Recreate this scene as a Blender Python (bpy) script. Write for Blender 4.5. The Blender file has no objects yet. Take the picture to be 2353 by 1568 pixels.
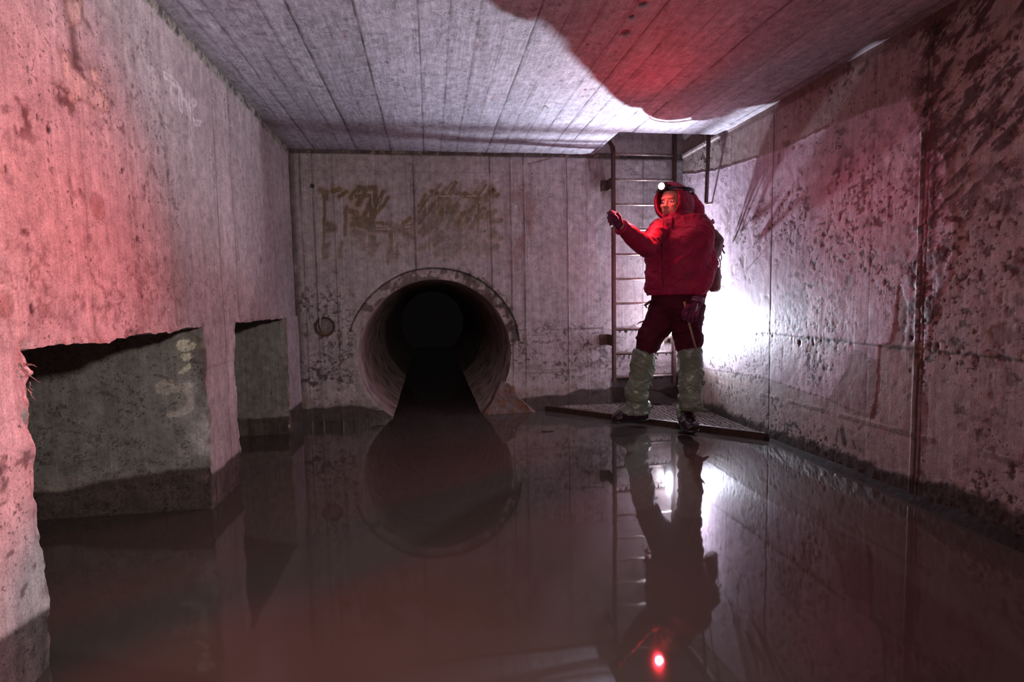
import bpy, bmesh, math, random
import numpy as np
from mathutils import Vector, Matrix
random.seed(7); np.random.seed(7)
C = bpy.context.scene.collection
A = np.array
# ------------------------------------------------------------------ camera model (metres; water level z = 0)
F, YAW, PIT, ROL = 1286.94, 0.1437, -0.0764, -0.0182
EYE = A([0, 0, 0.9])
XL, XR, D, H, ZJ = -0.97, 2.034, 4.33, 2.009, 0.651      # left wall, right wall, end wall, ceiling, casting joint
_w = A([math.sin(YAW)*math.cos(PIT), math.cos(YAW)*math.cos(PIT), math.sin(PIT)])
_r0 = A([math.cos(YAW), -math.sin(YAW), 0]); _u0 = np.cross(_r0, _w)
_r = math.cos(ROL)*_r0+math.sin(ROL)*_u0; _u = -math.sin(ROL)*_r0+math.cos(ROL)*_u0
def at(px, py, ax, val):
    d = _w+(px-1176.5)/F*_r-(py-784)/F*_u
    return EYE+(val-EYE[ax])/d[ax]*d
def PY(px, py, y): return at(px, py, 1, y)

# ------------------------------------------------------------------ vectorised noise
def _h(ix, iy, iz, s):
    n = (ix*374761393+iy*668265263+iz*2147483647+s*1274126177) & 0xFFFFFFFF
    n = ((n ^ (n >> 13))*1274126177) & 0xFFFFFFFF
    n = ((n ^ (n >> 16))*2246822519) & 0xFFFFFFFF
    return ((n ^ (n >> 15)) & 0xFFFFFF)/16777216.0
def vnoise(p, s=0):
    i = np.floor(p).astype(np.int64); f = p-i; f = f*f*(3-2*f); o = 0
    for a in (0, 1):
        for b in (0, 1):
            for c in (0, 1):
                wgt = (f[:, 0] if a else 1-f[:, 0])*(f[:, 1] if b else 1-f[:, 1])*(f[:, 2] if c else 1-f[:, 2])
                o = o+wgt*_h(i[:, 0]+a, i[:, 1]+b, i[:, 2]+c, s)
    return o
def fbm(p, sc, oct=4, s=0, st=(1, 1, 1)):
    q = p*sc*A(st, float); o = 0; am = .5; t = 0
    for k in range(oct):
        o = o+am*vnoise(q+17.3*k, s+k); t += am; am *= .55; q = q*2.03
    return o/t
def sst(a, b, x):
    t = np.clip((x-a)/(b-a), 0, 1); return t*t*(3-2*t)

# ------------------------------------------------------------------ object helpers
def setp(o, label=None, cat=None, group=None, kind=None):
    if label: o['label'] = label
    if cat: o['category'] = cat
    if group: o['group'] = group
    if kind: o['kind'] = kind
    return o
def link(name, me, mat=None, parent=None):
    o = bpy.data.objects.new(name, me); C.objects.link(o)
    if mat: me.materials.append(mat)
    if parent: o.parent = parent; o.matrix_parent_inverse = Matrix.Translation(-parent.location) if parent.location.length else Matrix()
    return o
def empty(name, loc=(0, 0, 0)):
    o = bpy.data.objects.new(name, None); o.location = loc; o.empty_display_size = .1; C.objects.link(o); return o
def from_arrays(name, V, Q, smooth=True):
    me = bpy.data.meshes.new(name); n = len(V); m = len(Q); k = Q.shape[1]
    me.vertices.add(n); me.vertices.foreach_set('co', V.astype(np.float32).ravel())
    me.loops.add(m*k); me.loops.foreach_set('vertex_index', Q.astype(np.int32).ravel())
    me.polygons.add(m); me.polygons.foreach_set('loop_start', np.arange(0, m*k, k, dtype=np.int32))
    me.polygons.foreach_set('loop_total', np.full(m, k, np.int32))
    me.update(calc_edges=True); me.validate()
    me.polygons.foreach_set('use_smooth', np.full(len(me.polygons), smooth)); me.update()
    return me
def bm_obj(name, bm, mat, parent=None, smooth=True):
    me = bpy.data.meshes.new(name); bmesh.ops.recalc_face_normals(bm, faces=bm.faces); bm.to_mesh(me); bm.free()
    for p in me.polygons: p.use_smooth = smooth
    return link(name, me, mat, parent)
def box(bm, c, s, rot=None, bev=0):
    M = Matrix.Translation(Vector(c)) @ (rot.to_4x4() if rot else Matrix()) @ Matrix.Diagonal((s[0], s[1], s[2], 1))
    g = bmesh.ops.create_cube(bm, size=1, matrix=M)
    if bev:
        es = list({e for v in g['verts'] for e in v.link_edges})
        bmesh.ops.bevel(bm, geom=es, offset=bev, segments=2, affect='EDGES', clamp_overlap=True)
def frame_of(t, ref=Vector((0, 0, 1))):
    t = t.normalized()
    if abs(t.dot(ref)) > .95: ref = Vector((0, 1, 0)) if abs(t.y) < .9 else Vector((1, 0, 0))
    a = t.cross(ref).normalized(); return a, t.cross(a).normalized()
def limb(bm, pts, rad, n=16, ref=None, cap=True):
    """tapered tube; rad = r or (ra, rb) per point"""
    pts = [Vector(p) for p in pts]; rings = []; pa = None
    for i, p in enumerate(pts):
        t = (pts[min(i+1, len(pts)-1)]-pts[max(i-1, 0)])
        a, b = frame_of(t, Vector(ref) if ref is not None else (pa if pa is not None else Vector((0, 0, 1))))
        if ref is None and pa is not None:
            a = (pa-t.normalized()*pa.dot(t.normalized())).normalized(); b = t.normalized().cross(a)
        pa = a
        r = rad[i] if isinstance(rad, list) else rad
        ra, rb = r if hasattr(r, '__len__') else (r, r)
        rings.append([bm.verts.new(p+a*ra*math.cos(2*math.pi*k/n)+b*rb*math.sin(2*math.pi*k/n)) for k in range(n)])
    for i in range(len(rings)-1):
        for k in range(n):
            bm.faces.new((rings[i][k], rings[i][(k+1) % n], rings[i+1][(k+1) % n], rings[i+1][k]))
    if cap:
        for rg, q, sgn in ((rings[0], pts[0], -1), (rings[-1], pts[-1], 1)):
            bm.faces.new(rg if sgn > 0 else list(reversed(rg)))
def spline(pts, n=6):
    P_ = [Vector(p) for p in pts]; out = []
    for i in range(len(P_)-1):
        p0 = P_[max(i-1, 0)]; p1 = P_[i]; p2 = P_[i+1]; p3 = P_[min(i+2, len(P_)-1)]
        for k in range(n):
            t = k/n
            out.append(.5*((2*p1)+(p2-p0)*t+(2*p0-5*p1+4*p2-p3)*t*t+(3*p1-p0-3*p2+p3)*t*t*t))
    out.append(P_[-1]); return out
def loft(bm, secs, n=40, cap=True, p=2.0):
    """secs: (centre, axisA, axisB) superellipse sections"""
    rings = []
    for c, a, b in secs:
        c = Vector(c); a = Vector(a); b = Vector(b); rg = []
        for k in range(n):
            th = 2*math.pi*k/n; cs, sn = math.cos(th), math.sin(th)
            rg.append(bm.verts.new(c+a*math.copysign(abs(cs)**(2/p), cs)+b*math.copysign(abs(sn)**(2/p), sn)))
        rings.append(rg)
    for i in range(len(rings)-1):
        for k in range(n):
            bm.faces.new((rings[i][k], rings[i][(k+1) % n], rings[i+1][(k+1) % n], rings[i+1][k]))
    if cap: bm.faces.new(list(reversed(rings[0]))); bm.faces.new(rings[-1])
def ell(bm, c, rx, ry, rz, R=None, u=24, v=16):
    M = Matrix.Translation(Vector(c)) @ (R.to_4x4() if R else Matrix()) @ Matrix.Diagonal((rx, ry, rz, 1))
    bmesh.ops.create_uvsphere(bm, u_segments=u, v_segments=v, radius=1, matrix=M)
def remeshed(bm, vox, smooth=3, cut=None):
    """union of closed pieces -> one continuous surface, returned as numpy verts + tri/quad mesh"""
    bmesh.ops.recalc_face_normals(bm, faces=bm.faces)
    me = bpy.data.meshes.new('tmp'); bm.to_mesh(me); bm.free()
    o = bpy.data.objects.new('tmp', me); C.objects.link(o)
    m = o.modifiers.new('r', 'REMESH'); m.mode = 'VOXEL'; m.voxel_size = vox
    if smooth:
        s = o.modifiers.new('s', 'SMOOTH'); s.factor = .5; s.iterations = smooth
    dg = bpy.context.evaluated_depsgraph_get(); dg.update()
    out = bpy.data.meshes.new_from_object(o.evaluated_get(dg))
    bpy.data.objects.remove(o); bpy.data.meshes.remove(me)
    for p in out.polygons: p.use_smooth = True
    return out
def getV(me):
    a = np.empty(len(me.vertices)*3, np.float32); me.vertices.foreach_get('co', a); return a.reshape(-1, 3).astype(float)
def getN(me):
    a = np.empty(len(me.vertices)*3, np.float32); me.vertex_normals.foreach_get('vector', a); return a.reshape(-1, 3).astype(float)
def setV(me, V): me.vertices.foreach_set('co', V.astype(np.float32).ravel()); me.update()
def wrinkle(me, amp, sc, st=(1, 1, 1), seed=0, ridge=True, oct=3):
    V = getV(me); N = getN(me); n = fbm(V, sc, oct, seed, st)
    if ridge: n = 1-np.abs(n*2-1)*2.2
    else: n = n*2-1
    setV(me, V+N*(n*amp)[:, None]); return me

# ------------------------------------------------------------------ materials
def newmat(name):
    m = bpy.data.materials.new(name); m.use_nodes = True; nt = m.node_tree; nt.nodes.clear()
    out = nt.nodes.new('ShaderNodeOutputMaterial'); b = nt.nodes.new('ShaderNodeBsdfPrincipled')
    nt.links.new(b.outputs[0], out.inputs[0]); return m, nt, b
def nd(nt, t, **k):
    n = nt.nodes.new(t)
    for a, v in k.items():
        if a in n.inputs: n.inputs[a].default_value = v
        else: setattr(n, a, v)
    return n
def simple(name, col, rough=.6, metal=0, nscale=30, namp=.25, bump=.2, bscale=80, col2=None, spec=.5, coat=0):
    m, nt, b = newmat(name); L = nt.links.new
    tc = nd(nt, 'ShaderNodeTexCoord'); n = nd(nt, 'ShaderNodeTexNoise', Scale=nscale, Detail=5.0)
    L(tc.outputs['Object'], n.inputs['Vector'])
    mx = nd(nt, 'ShaderNodeMix', data_type='RGBA')
    r = nd(nt, 'ShaderNodeMapRange'); r.inputs['From Min'].default_value = .35; r.inputs['From Max'].default_value = .68
    L(n.outputs['Fac'], r.inputs['Value']); L(r.outputs[0], mx.inputs['Factor'])
    c2 = col2 or tuple(c*(1-namp) for c in col)
    mx.inputs['A'].default_value = (*col, 1); mx.inputs['B'].default_value = (*c2, 1)
    L(mx.outputs['Result'], b.inputs['Base Color'])
    b.inputs['Roughness'].default_value = rough; b.inputs['Metallic'].default_value = metal
    b.inputs['Specular IOR Level'].default_value = spec; b.inputs['Coat Weight'].default_value = coat
    n2 = nd(nt, 'ShaderNodeTexNoise', Scale=bscale, Detail=4.0); L(tc.outputs['Object'], n2.inputs['Vector'])
    bp = nd(nt, 'ShaderNodeBump', Strength=bump, Distance=.002); L(n2.outputs['Fac'], bp.inputs['Height']); L(bp.outputs[0], b.inputs['Normal'])
    return m
def concrete(name, streak=(60, 60, 4), grain=1.0, pits=1.0, bump=.6, knots=False):
    """albedo comes from the painted colour attribute, fine grain/pits/streaks from nodes"""
    m, nt, b = newmat(name); L = nt.links.new
    tc = nd(nt, 'ShaderNodeTexCoord'); at_ = nd(nt, 'ShaderNodeAttribute', attribute_name='alb'); wt = nd(nt, 'ShaderNodeAttribute', attribute_name='wet')
    def noise(sc, det, vec=None, scale3=None, rough=.6):
        n = nd(nt, 'ShaderNodeTexNoise', Scale=sc, Detail=det, Roughness=rough)
        if scale3:
            mp = nd(nt, 'ShaderNodeMapping'); mp.inputs['Scale'].default_value = scale3; L(tc.outputs['Object'], mp.inputs['Vector']); L(mp.outputs[0], n.inputs['Vector'])
        else: L(tc.outputs['Object'], n.inputs['Vector'])
        return n
    def rng(src, a, b_, c, d):
        r = nd(nt, 'ShaderNodeMapRange'); r.inputs['From Min'].default_value = a; r.inputs['From Max'].default_value = b_
        r.inputs['To Min'].default_value = c; r.inputs['To Max'].default_value = d; L(src, r.inputs['Value']); return r.outputs[0]
    def mul(x, y, op='MULTIPLY'):
        n = nd(nt, 'ShaderNodeMath', operation=op)
        for i, s in enumerate((x, y)):
            if hasattr(s, 'links'): L(s, n.inputs[i])
            else: n.inputs[i].default_value = s
        return n.outputs[0]
    g = noise(170, 5); gs = rng(g.outputs['Fac'], .3, .7, 1-.34*grain, 1+.24*grain)
    md = noise(22, 6); ms = rng(md.outputs['Fac'], .3, .7, 1-.34*grain, 1+.22*grain)
    st = noise(1, 5, scale3=streak); ss = rng(st.outputs['Fac'], .3, .7, .80, 1.14)
    # small blow-holes: voronoi cells thinned out by noise
    wn = noise(38, 2); wsc = nd(nt, 'ShaderNodeVectorMath', operation='SCALE'); L(wn.outputs['Color'], wsc.inputs[0]); wsc.inputs['Scale'].default_value = .045
    wad = nd(nt, 'ShaderNodeVectorMath', operation='ADD'); L(tc.outputs['Object'], wad.inputs[0]); L(wsc.outputs[0], wad.inputs[1])
    vo = nd(nt, 'ShaderNodeTexVoronoi', Scale=55.0); L(wad.outputs[0], vo.inputs['Vector'])
    n3 = noise(9, 3); th = rng(n3.outputs['Fac'], .50, .72, -.02, .30*pits)
    pit = nd(nt, 'ShaderNodeMath', operation='LESS_THAN'); L(vo.outputs['Distance'], pit.inputs[0]); L(th, pit.inputs[1])
    pm = rng(pit.outputs[0], 0, 1, 1, .28)
    vo2 = nd(nt, 'ShaderNodeTexVoronoi', Scale=17.0); L(wad.outputs[0], vo2.inputs['Vector'])
    n4 = noise(3.1, 2); th2 = rng(n4.outputs['Fac'], .52, .75, -.02, .11*pits)
    pit2 = nd(nt, 'ShaderNodeMath', operation='LESS_THAN'); L(vo2.outputs['Distance'], pit2.inputs[0]); L(th2, pit2.inputs[1])
    pm2 = rng(pit2.outputs[0], 0, 1, 1, .3)
    sk = noise(85, 3, rough=.5); sm_ = noise(5.5, 3); lo = rng(sm_.outputs['Fac'], .38, .62, .74, .60)
    df = nd(nt, 'ShaderNodeMath', operation='SUBTRACT'); L(sk.outputs['Fac'], df.inputs[0]); L(lo, df.inputs[1]); spk = rng(df.outputs[0], 0, .035, 1, .38)
    f = mul(mul(mul(mul(gs, ms), ss), mul(pm, pm2)), spk)
    vm = nd(nt, 'ShaderNodeVectorMath', operation='SCALE'); L(at_.outputs['Color'], vm.inputs[0]); L(f, vm.inputs['Scale'])
    L(vm.outputs[0], b.inputs['Base Color'])
    rr = rng(wt.outputs['Fac'], 0, 1, .72, .22); L(rr, b.inputs['Roughness'])
    b.inputs['Specular IOR Level'].default_value = .45
    hgt = mul(mul(mul(g.outputs['Fac'], .35), mul(md.outputs['Fac'], .9), 'ADD'), mul(mul(st.outputs['Fac'], .5), mul(pit.outputs[0], -.8), 'ADD'), 'ADD')
    hgt = mul(hgt, mul(pit2.outputs[0], -1.2), 'ADD')
    bp = nd(nt, 'ShaderNodeBump', Strength=bump, Distance=.004); L(hgt, bp.inputs['Height']); L(bp.outputs[0], b.inputs['Normal'])
    return m

M_wall = concrete('board_marked_concrete', (70, 70, 3.0))
M_right = concrete('smooth_panel_concrete', (45, 45, 2.5), .8, 1.5, .38)
M_ceil = concrete('ceiling_board_concrete', (60, 3.5, 60), 1.0, .35, .9)
M_steel = simple('dark_painted_steel', (.060, .032, .032), .5, .3, 40, .5, .5, 120, (.095, .042, .034))
M_rung = simple('worn_galvanised_steel', (.42, .38, .37), .38, .6, 60, .4, .3, 150, (.25, .17, .13))
M_grate = simple('wet_galvanised_grating', (.55, .52, .52), .35, .6, 60, .5, .3, 200, (.14, .09, .07))
M_jacket = simple('dark_red_jacket_cloth', (.33, .005, .045), .62, 0, 14, .3, .25, 260, (.21, .003, .030), .3)
M_trous = simple('maroon_black_trouser_cloth', (.075, .004, .018), .8, 0, 14, .3, .25, 260, (.05, .003, .012), .2)
M_wader = simple('olive_green_pvc', (.20, .225, .165), .33, 0, 9, .3, .25, 90, (.12, .14, .10), .5)
M_boot = simple('wet_maroon_rubber', (.026, .009, .015), .20, 0, 12, .3, .15, 60, (.016, .007, .010), .5, .2)
M_glove = simple('purple_knit_glove', (.13, .018, .06), .75, 0, 60, .25, .5, 300, (.085, .012, .04), .3)
M_print = simple('pale_glove_print', (.45, .38, .45), .6, 0, 50, .2, .1)
M_skin = simple('skin', (.52, .27, .19), .5, 0, 30, .15, .15, 150, (.45, .21, .15), .4)
M_eye = simple('eye_white', (.7, .68, .65), .2, 0, 30, .05, 0)
M_iris = simple('dark_iris', (.03, .02, .015), .15, 0, 30, .1, 0)
M_lip = simple('lip_skin', (.40, .14, .11), .45, 0, 30, .1, .1)
M_pack = simple('brown_red_pack_cloth', (.12, .030, .028), .6, 0, 20, .4, .35, 200, (.07, .015, .016), .3)
M_black = simple('black_plastic', (.012, .012, .014), .35, 0, 30, .2, .1)
M_wood = simple('pale_wooden_stick', (.40, .25, .14), .6, 0, 50, .4, .3, 120, (.28, .16, .08))
M_black2 = simple('black_rusted_angle_iron', (.030, .020, .018), .4, .2, 30, .4, .5, 90, (.07, .035, .02))
M_rust = simple('rusty_iron', (.10, .045, .030), .75, .2, 45, .5, .8, 90, (.06, .03, .025))
M_mud = simple('wet_black_sediment', (.026, .018, .016), .6, 0, 30, .4, 1.0, 70, (.013, .009, .009), .35)
M_silt = simple('matt_black_silt', (.020, .013, .011), .85, 0, 30, .5, 1.0, 60, (.010, .007, .006), .12)
M_leaf = simple('dead_leaf', (.20, .12, .06), .5, 0, 50, .4, .4, 90, (.10, .05, .03))
def emis(name, col, s):
    m = bpy.data.materials.new(name); m.use_nodes = True; nt = m.node_tree; nt.nodes.clear()
    o = nt.nodes.new('ShaderNodeOutputMaterial'); e = nt.nodes.new('ShaderNodeEmission'); e.inputs[0].default_value = (*col, 1); e.inputs[1].default_value = s
    nt.links.new(e.outputs[0], o.inputs[0]); return m
def water_mat():
    m, nt, b = newmat('murky_water'); L = nt.links.new
    tc = nd(nt, 'ShaderNodeTexCoord'); n = nd(nt, 'ShaderNodeTexNoise', Scale=1.3, Detail=3.0); L(tc.outputs['Object'], n.inputs['Vector'])
    mx = nd(nt, 'ShaderNodeMix', data_type='RGBA'); mx.inputs['A'].default_value = (.050, .042, .036, 1); mx.inputs['B'].default_value = (.070, .059, .050, 1)
    L(n.outputs['Fac'], mx.inputs['Factor']); L(mx.outputs['Result'], b.inputs['Base Color'])
    b.inputs['Roughness'].default_value = .035; b.inputs['IOR'].default_value = 1.42
    mp = nd(nt, 'ShaderNodeMapping'); mp.inputs['Scale'].default_value = (7, 3, 1); L(tc.outputs['Object'], mp.inputs['Vector'])
    n2 = nd(nt, 'ShaderNodeTexNoise', Scale=1.0, Detail=2.0); L(mp.outputs[0], n2.inputs['Vector'])
    bp = nd(nt, 'ShaderNodeBump', Strength=.12, Distance=.004); L(n2.outputs['Fac'], bp.inputs['Height']); L(bp.outputs[0], b.inputs['Normal'])
    return m
M_water = water_mat()

# ------------------------------------------------------------------ painted dense surfaces
class Surf:
    """collects grid patches of one shell object; verts get a shared displacement field so neighbours stay watertight"""
    def __init__(s): s.V = []; s.Q = []; s.N = []; s.n = 0; s.tag = []
    def grid(s, us, vs, f, normal, tag=0, keep=None, snap=None):
        U, Vv = np.meshgrid(us, vs, indexing='ij'); P_ = f(U.ravel(), Vv.ravel()); nu, nv = len(us), len(vs)
        idx = np.arange(nu*nv).reshape(nu, nv)
        q = np.stack([idx[:-1, :-1], idx[1:, :-1], idx[1:, 1:], idx[:-1, 1:]], -1).reshape(-1, 4)
        if keep is not None:
            uc = (us[:-1]+us[1:])/2; vc = (vs[:-1]+vs[1:])/2; UC, VC = np.meshgrid(uc, vc, indexing='ij')
            k = keep(UC.ravel(), VC.ravel()); 
            if snap:
                on = np.zeros(nu*nv, bool); on[q[k].ravel()] = 1; off = np.zeros(nu*nv, bool); off[q[~k].ravel()] = 1
                P_ = snap(P_, on & off)
            q = q[k]
        used = np.unique(q); mp = -np.ones(nu*nv, int); mp[used] = np.arange(len(used)); P_ = P_[used]; q = mp[q]
        s.V.append(P_); s.Q.append(q+s.n); s.N.append(np.tile(A(normal, float), (len(P_), 1))); s.tag.append(np.full(len(P_), tag)); s.n += len(P_)
    def done(s):
        return np.vstack(s.V), np.vstack(s.Q), np.vstack(s.N), np.concatenate(s.tag)
GRID = 1.0
def rngs(a, b, step, *must):
    step = step*GRID
    xs = [a]+sorted(must)+[b]; out = []
    for p, q in zip(xs[:-1], xs[1:]):
        n = max(1, int(round((q-p)/step))); out += list(np.linspace(p, q, n, endpoint=False))
    return np.array(out+[b])
def shell(name, V, Q, alb, wet, mat, label=None, flip=False):
    if flip: Q = Q[:, ::-1]
    me = from_arrays(name, V, Q)
    a = me.attributes.new('alb', 'FLOAT_COLOR', 'POINT'); c = np.ones((len(V), 4), np.float32); c[:, :3] = np.clip(alb, 0.002, 1); a.data.foreach_set('color', c.ravel())
    w_ = me.attributes.new('wet', 'FLOAT', 'POINT'); w_.data.foreach_set('value', wet.astype(np.float32))
    o = link(name, me, mat); o['kind'] = 'structure'
    if label: o['label'] = label
    return o
def seg(P2, a, b):
    """distance of points to a segment, 2d"""
    a = A(a, float); b = A(b, float); d = b-a; L2 = d@d+1e-12
    t = np.clip(((P2-a)@d)/L2, 0, 1); return np.hypot(*(P2-a-t[:, None]*d).T)
def poly_d(P2, pts):
    o = np.full(len(P2), 9.)
    for a, b in zip(pts[:-1], pts[1:]): o = np.minimum(o, seg(P2, a, b))
    return o
def cell(p, sc, s=0, st=(1, 1, 1)):
    q = p*sc*A(st, float); i = np.floor(q).astype(np.int64); best = np.full(len(q), 9.)
    for a in (-1, 0, 1):
        for b in (-1, 0, 1):
            for c in (-1, 0, 1):
                j = i+A([a, b, c]); o = np.stack([_h(j[:, 0], j[:, 1], j[:, 2], s+k) for k in (1, 2, 3)], 1)
                best = np.minimum(best, np.sqrt((((j+o)-q)**2).sum(1)))
    return best
def crease(me, amp, sc, k, seed, R=None, st=(1, 1, 1)):
    V = getV(me); N = getN(me); q = V @ A(R).T if R is not None else V
    f = fbm(q, sc, 2, seed, st); n = np.clip(1-np.abs(2*f-1)*k, 0, 1)**1.3; setV(me, V+N*(n*amp)[:, None]); return me
def crumple(me, amp, sc, seed, R=None, st=(1, 1, 1)):
    V = getV(me); N = getN(me); q = V @ A(R).T if R is not None else V
    n = cell(q+.25/sc*(fbm(V, sc, 2, seed)-.5)[:, None], sc, seed, st); setV(me, V+N*((n-.5)*amp)[:, None]); return me
def inside(P2, poly):
    x, y = P2.T; r = np.zeros(len(P2), bool); n = len(poly)
    for i in range(n):
        x1, y1 = poly[i]; x2, y2 = poly[(i+1) % n]
        c = ((y1 > y) != (y2 > y)) & (x < (x2-x1)*(y-y1)/(y2-y1+1e-12)+x1); r ^= c
    return r
def mixc(alb, col, m): return alb*(1-m[:, None])+A(col)*m[:, None]
def speck(P_, sc, lo, hi, seed, st=(1, 1, 1)): return sst(lo, hi, fbm(P_, sc, 4, seed, st))
# ------------------------------------------------------------------ the shell
B_ = lambda x, y: tuple(at(x, y, 1, D)[[0, 2]])
L_ = lambda x, y: tuple(at(x, y, 0, XL)[[1, 2]])
R_ = lambda x, y: tuple(at(x, y, 0, XR)[[1, 2]])
K_ = lambda x, y: tuple(at(x, y, 2, H)[[0, 1]])
O1 = (1.502, 2.572); O2 = (2.955, 3.965); LZ = .795           # two low side openings in the left wall, lintel height
PC, PR, PRO = (.035, .472), .580, .668                          # drain pipe centre, bore, collar
HX, HY = 1.30, 3.745                                            # access shaft in the ceiling corner
def vfield(P_, amp=.0022, sc=7, s=50):
    return np.stack([fbm(P_, sc, 4, s+9*k)*2-1 for k in range(3)], 1)*amp*2
def seam(c, z, cs, P_, w=.0035, st=.8, seed=0, wob=.004):
    """dark vertical joint lines at positions cs along coordinate c, z runs along the joint"""
    m = np.zeros(len(c)); q = np.stack([z*0, z, z*0], 1)
    for i, x in enumerate(cs):
        x, w_, s_ = x if hasattr(x, '__len__') else (x, w, st)
        near = np.abs(c-x) < .08
        if not near.any(): continue
        q2 = q[near]+A([x*3+seed, 0, i*1.7]); dx = (fbm(q2, 3.5, 3, seed)-.5)*2*wob
        inten = -.15+1.9*fbm(q2, 7, 4, seed+5); ww = w_*(.6+.9*fbm(q2, 14, 3, seed+2))
        a = np.abs(c[near]-x-dx)
        v = np.clip(inten*s_, 0, 1)*(np.exp(-(a/ww)**2)+.16*np.exp(-(a/(ww*5))**2))
        m[near] = np.maximum(m[near], np.clip(v, 0, 1))
    return m

# --- end wall
s = Surf(); g = .0055
def keepB(u, v): return (u-PC[0])**2+(v-PC[1])**2 > PR**2
def snapB(P_, bd):
    dx = P_[:, 0]-PC[0]; dz = P_[:, 2]-PC[1]; r = np.hypot(dx, dz); k = bd & (r > 1e-6)
    P_[k, 0] = PC[0]+dx[k]/r[k]*PR; P_[k, 2] = PC[1]+dz[k]/r[k]*PR; return P_
s.grid(rngs(XL-.01, XR+.01, g), rngs(-.3, H+.012, g), lambda u, v: np.stack([u, u*0+D, v], 1), (0, -1, 0), 0, keepB, snapB)
s.grid(rngs(HX-.05, XR+.01, .01), rngs(H+.012, 3.0, .01), lambda u, v: np.stack([u, u*0+D+.012, v], 1), (0, -1, 0), 1)
V, Q, N, T = s.done(); X, Y, Z = V.T; P2 = np.stack([X, Z], 1)
dep = np.zeros(len(V)); alb = np.tile(A([.36, .325, .33]), (len(V), 1)); wet = np.zeros(len(V))
r = np.hypot(X-PC[0], Z-PC[1]); ang = np.degrees(np.arctan2(Z-PC[1], X-PC[0]))
# cloudy tone
cl = fbm(V, 1.6, 4, 3); alb *= (.78+.45*cl)[:, None]
stz = fbm(V, 1, 4, 5, (26, 1, 1.2)); alb *= (.82+.36*stz)[:, None]
# low band is paler, scrubbed
alb = mixc(alb, (.46, .41, .40), .55*sst(.50, .22, Z)*sst(.05, .16, Z)*speck(V, 5, .3, .7, 11))
# formwork board joints and lighter joint streaks
bj = [B_(722, 500)[0], B_(768, 500)[0], (B_(953, 500)[0], .006, 1.0), B_(1128, 500)[0], (B_(1174, 500)[0], .005, 1.0), (B_(1204, 500)[0], .005, 1.1), B_(1304, 500)[0], (B_(1478, 600)[0], .005, .7), B_(694, 500)[0], (B_(1350, 500)[0], .003, .4)]
sm = seam(X, Z, bj, V, .0045, .85, 1); sm *= np.where(T == 0, 1, .5)
alb = mixc(alb, (.055, .035, .03), sm*.85*sst(-.3, .9, Z+.3*fbm(V, 3, 2, 9)))
lj = seam(X, Z, [B_(1065, 500)[0], B_(785, 500)[0], B_(1100, 450)[0], B_(1215, 500)[0], B_(848, 500)[0], B_(1230, 500)[0], B_(1250, 500)[0]], V, .006, .5, 4); alb = mixc(alb, (.55, .50, .50), lj*.5)
dep += -.004*sm
# horizontal pours: joint at ZJ on the right half, faint one above
hz = np.abs(Z-(ZJ+.012*(fbm(V, 3, 3, 21)-.5)))
hm = np.exp(-(hz/.006)**2)*sst(.55, .8, X)*sst(.35, .55, fbm(V, 9, 3, 22))
alb = mixc(alb, (.05, .03, .025), hm*.8); dep -= .004*hm
drip = sst(.02, .0, Z-ZJ)*sst(-.10, 0, Z-ZJ)*sst(.58, .72, fbm(V, 1, 4, 23, (28, 1, 5)))*sst(.55, .8, X); alb = mixc(alb, (.06, .04, .03), drip*.75)
fj = np.exp(-((Z-1.857)/.003)**2)*.3; alb = mixc(alb, (.15, .10, .08), fj)
# dark mould webs on the lower left and around the pipe
web = 1-np.abs(fbm(V, 14, 6, 31)*2-1)*17; web = np.clip(web, 0, 1)*sst(.40, .58, fbm(V, 3.2, 3, 33))
blk = speck(V, 38, .54, .62, 35)*sst(.40, .60, fbm(V, 3.5, 3, 36))
zone = 1.5*sst(1.15, .8, Z)*sst(.2, .3, Z)*(sst(-.40, -.72, X)+.6*sst(.60, .70, X)*sst(.75, .65, Z))
alb = mixc(alb, (.045, .03, .028), np.clip(web*zone*1.1+blk*zone*.9, 0, .85))
alb = mixc(alb, (.06, .04, .035), speck(V, 34, .66, .74, 37)*.75*np.where(Z < .66, 1, .35))
alb = mixc(alb, (.07, .045, .04), sst(.05, 0, X-XL)*sst(.3, .6, fbm(V, 6, 4, 38)+.2)*.8)
# rusty wash right of the third board
rr_ = np.exp(-((X-.70)/.13)**2-((Z-1.45)/.28)**2); alb = mixc(alb, (.22, .11, .095), np.clip(rr_*1.3*speck(V, 9, .35, .65, 39, (2, 1, .7)), 0, .6))
rr_ = np.exp(-((X-1.32)/.09)**2-((Z-1.75)/.22)**2)*T.clip(0, 1)*0+np.exp(-((X-1.33)/.10)**2-((Z-1.80)/.2)**2); alb = mixc(alb, (.16, .07, .065), np.clip(rr_*speck(V, 8, .3, .6, 40, (2, 1, .6)), 0, .65))
# horizontal scrub lines + algae band above the tide, behind the ladder foot
bd = sst(.40, .37, Z)*sst(.29, .31, Z)*sst(.58, .8, X)*speck(V, 1, .35, .6, 41, (4, 1, 40)); alb = mixc(alb, (.13, .11, .09), bd*.6)
# tide: black wet foot with ragged top
tide = .105+.05*(fbm(V, 4.5, 4, 43)-.5)*2+.045*sst(.7, 1.3, X)+.0*X
tm = sst(.012, -.012, Z-tide); rust = np.exp(-(np.abs(Z-tide-.035)/.035)**2)
alb = mixc(alb, (.19, .12, .085), rust*.55*speck(V, 12, .3, .6, 44)); alb = mixc(alb, (.060, .045, .042), tm*.92); wet += tm
low = sst(.27, .20, Z+.05*(fbm(V, 6, 3, 45)-.5))*sst(1.40, 1.46, X); alb = mixc(alb, (.028, .017, .014), low*.93); dep += .03*low
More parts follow.
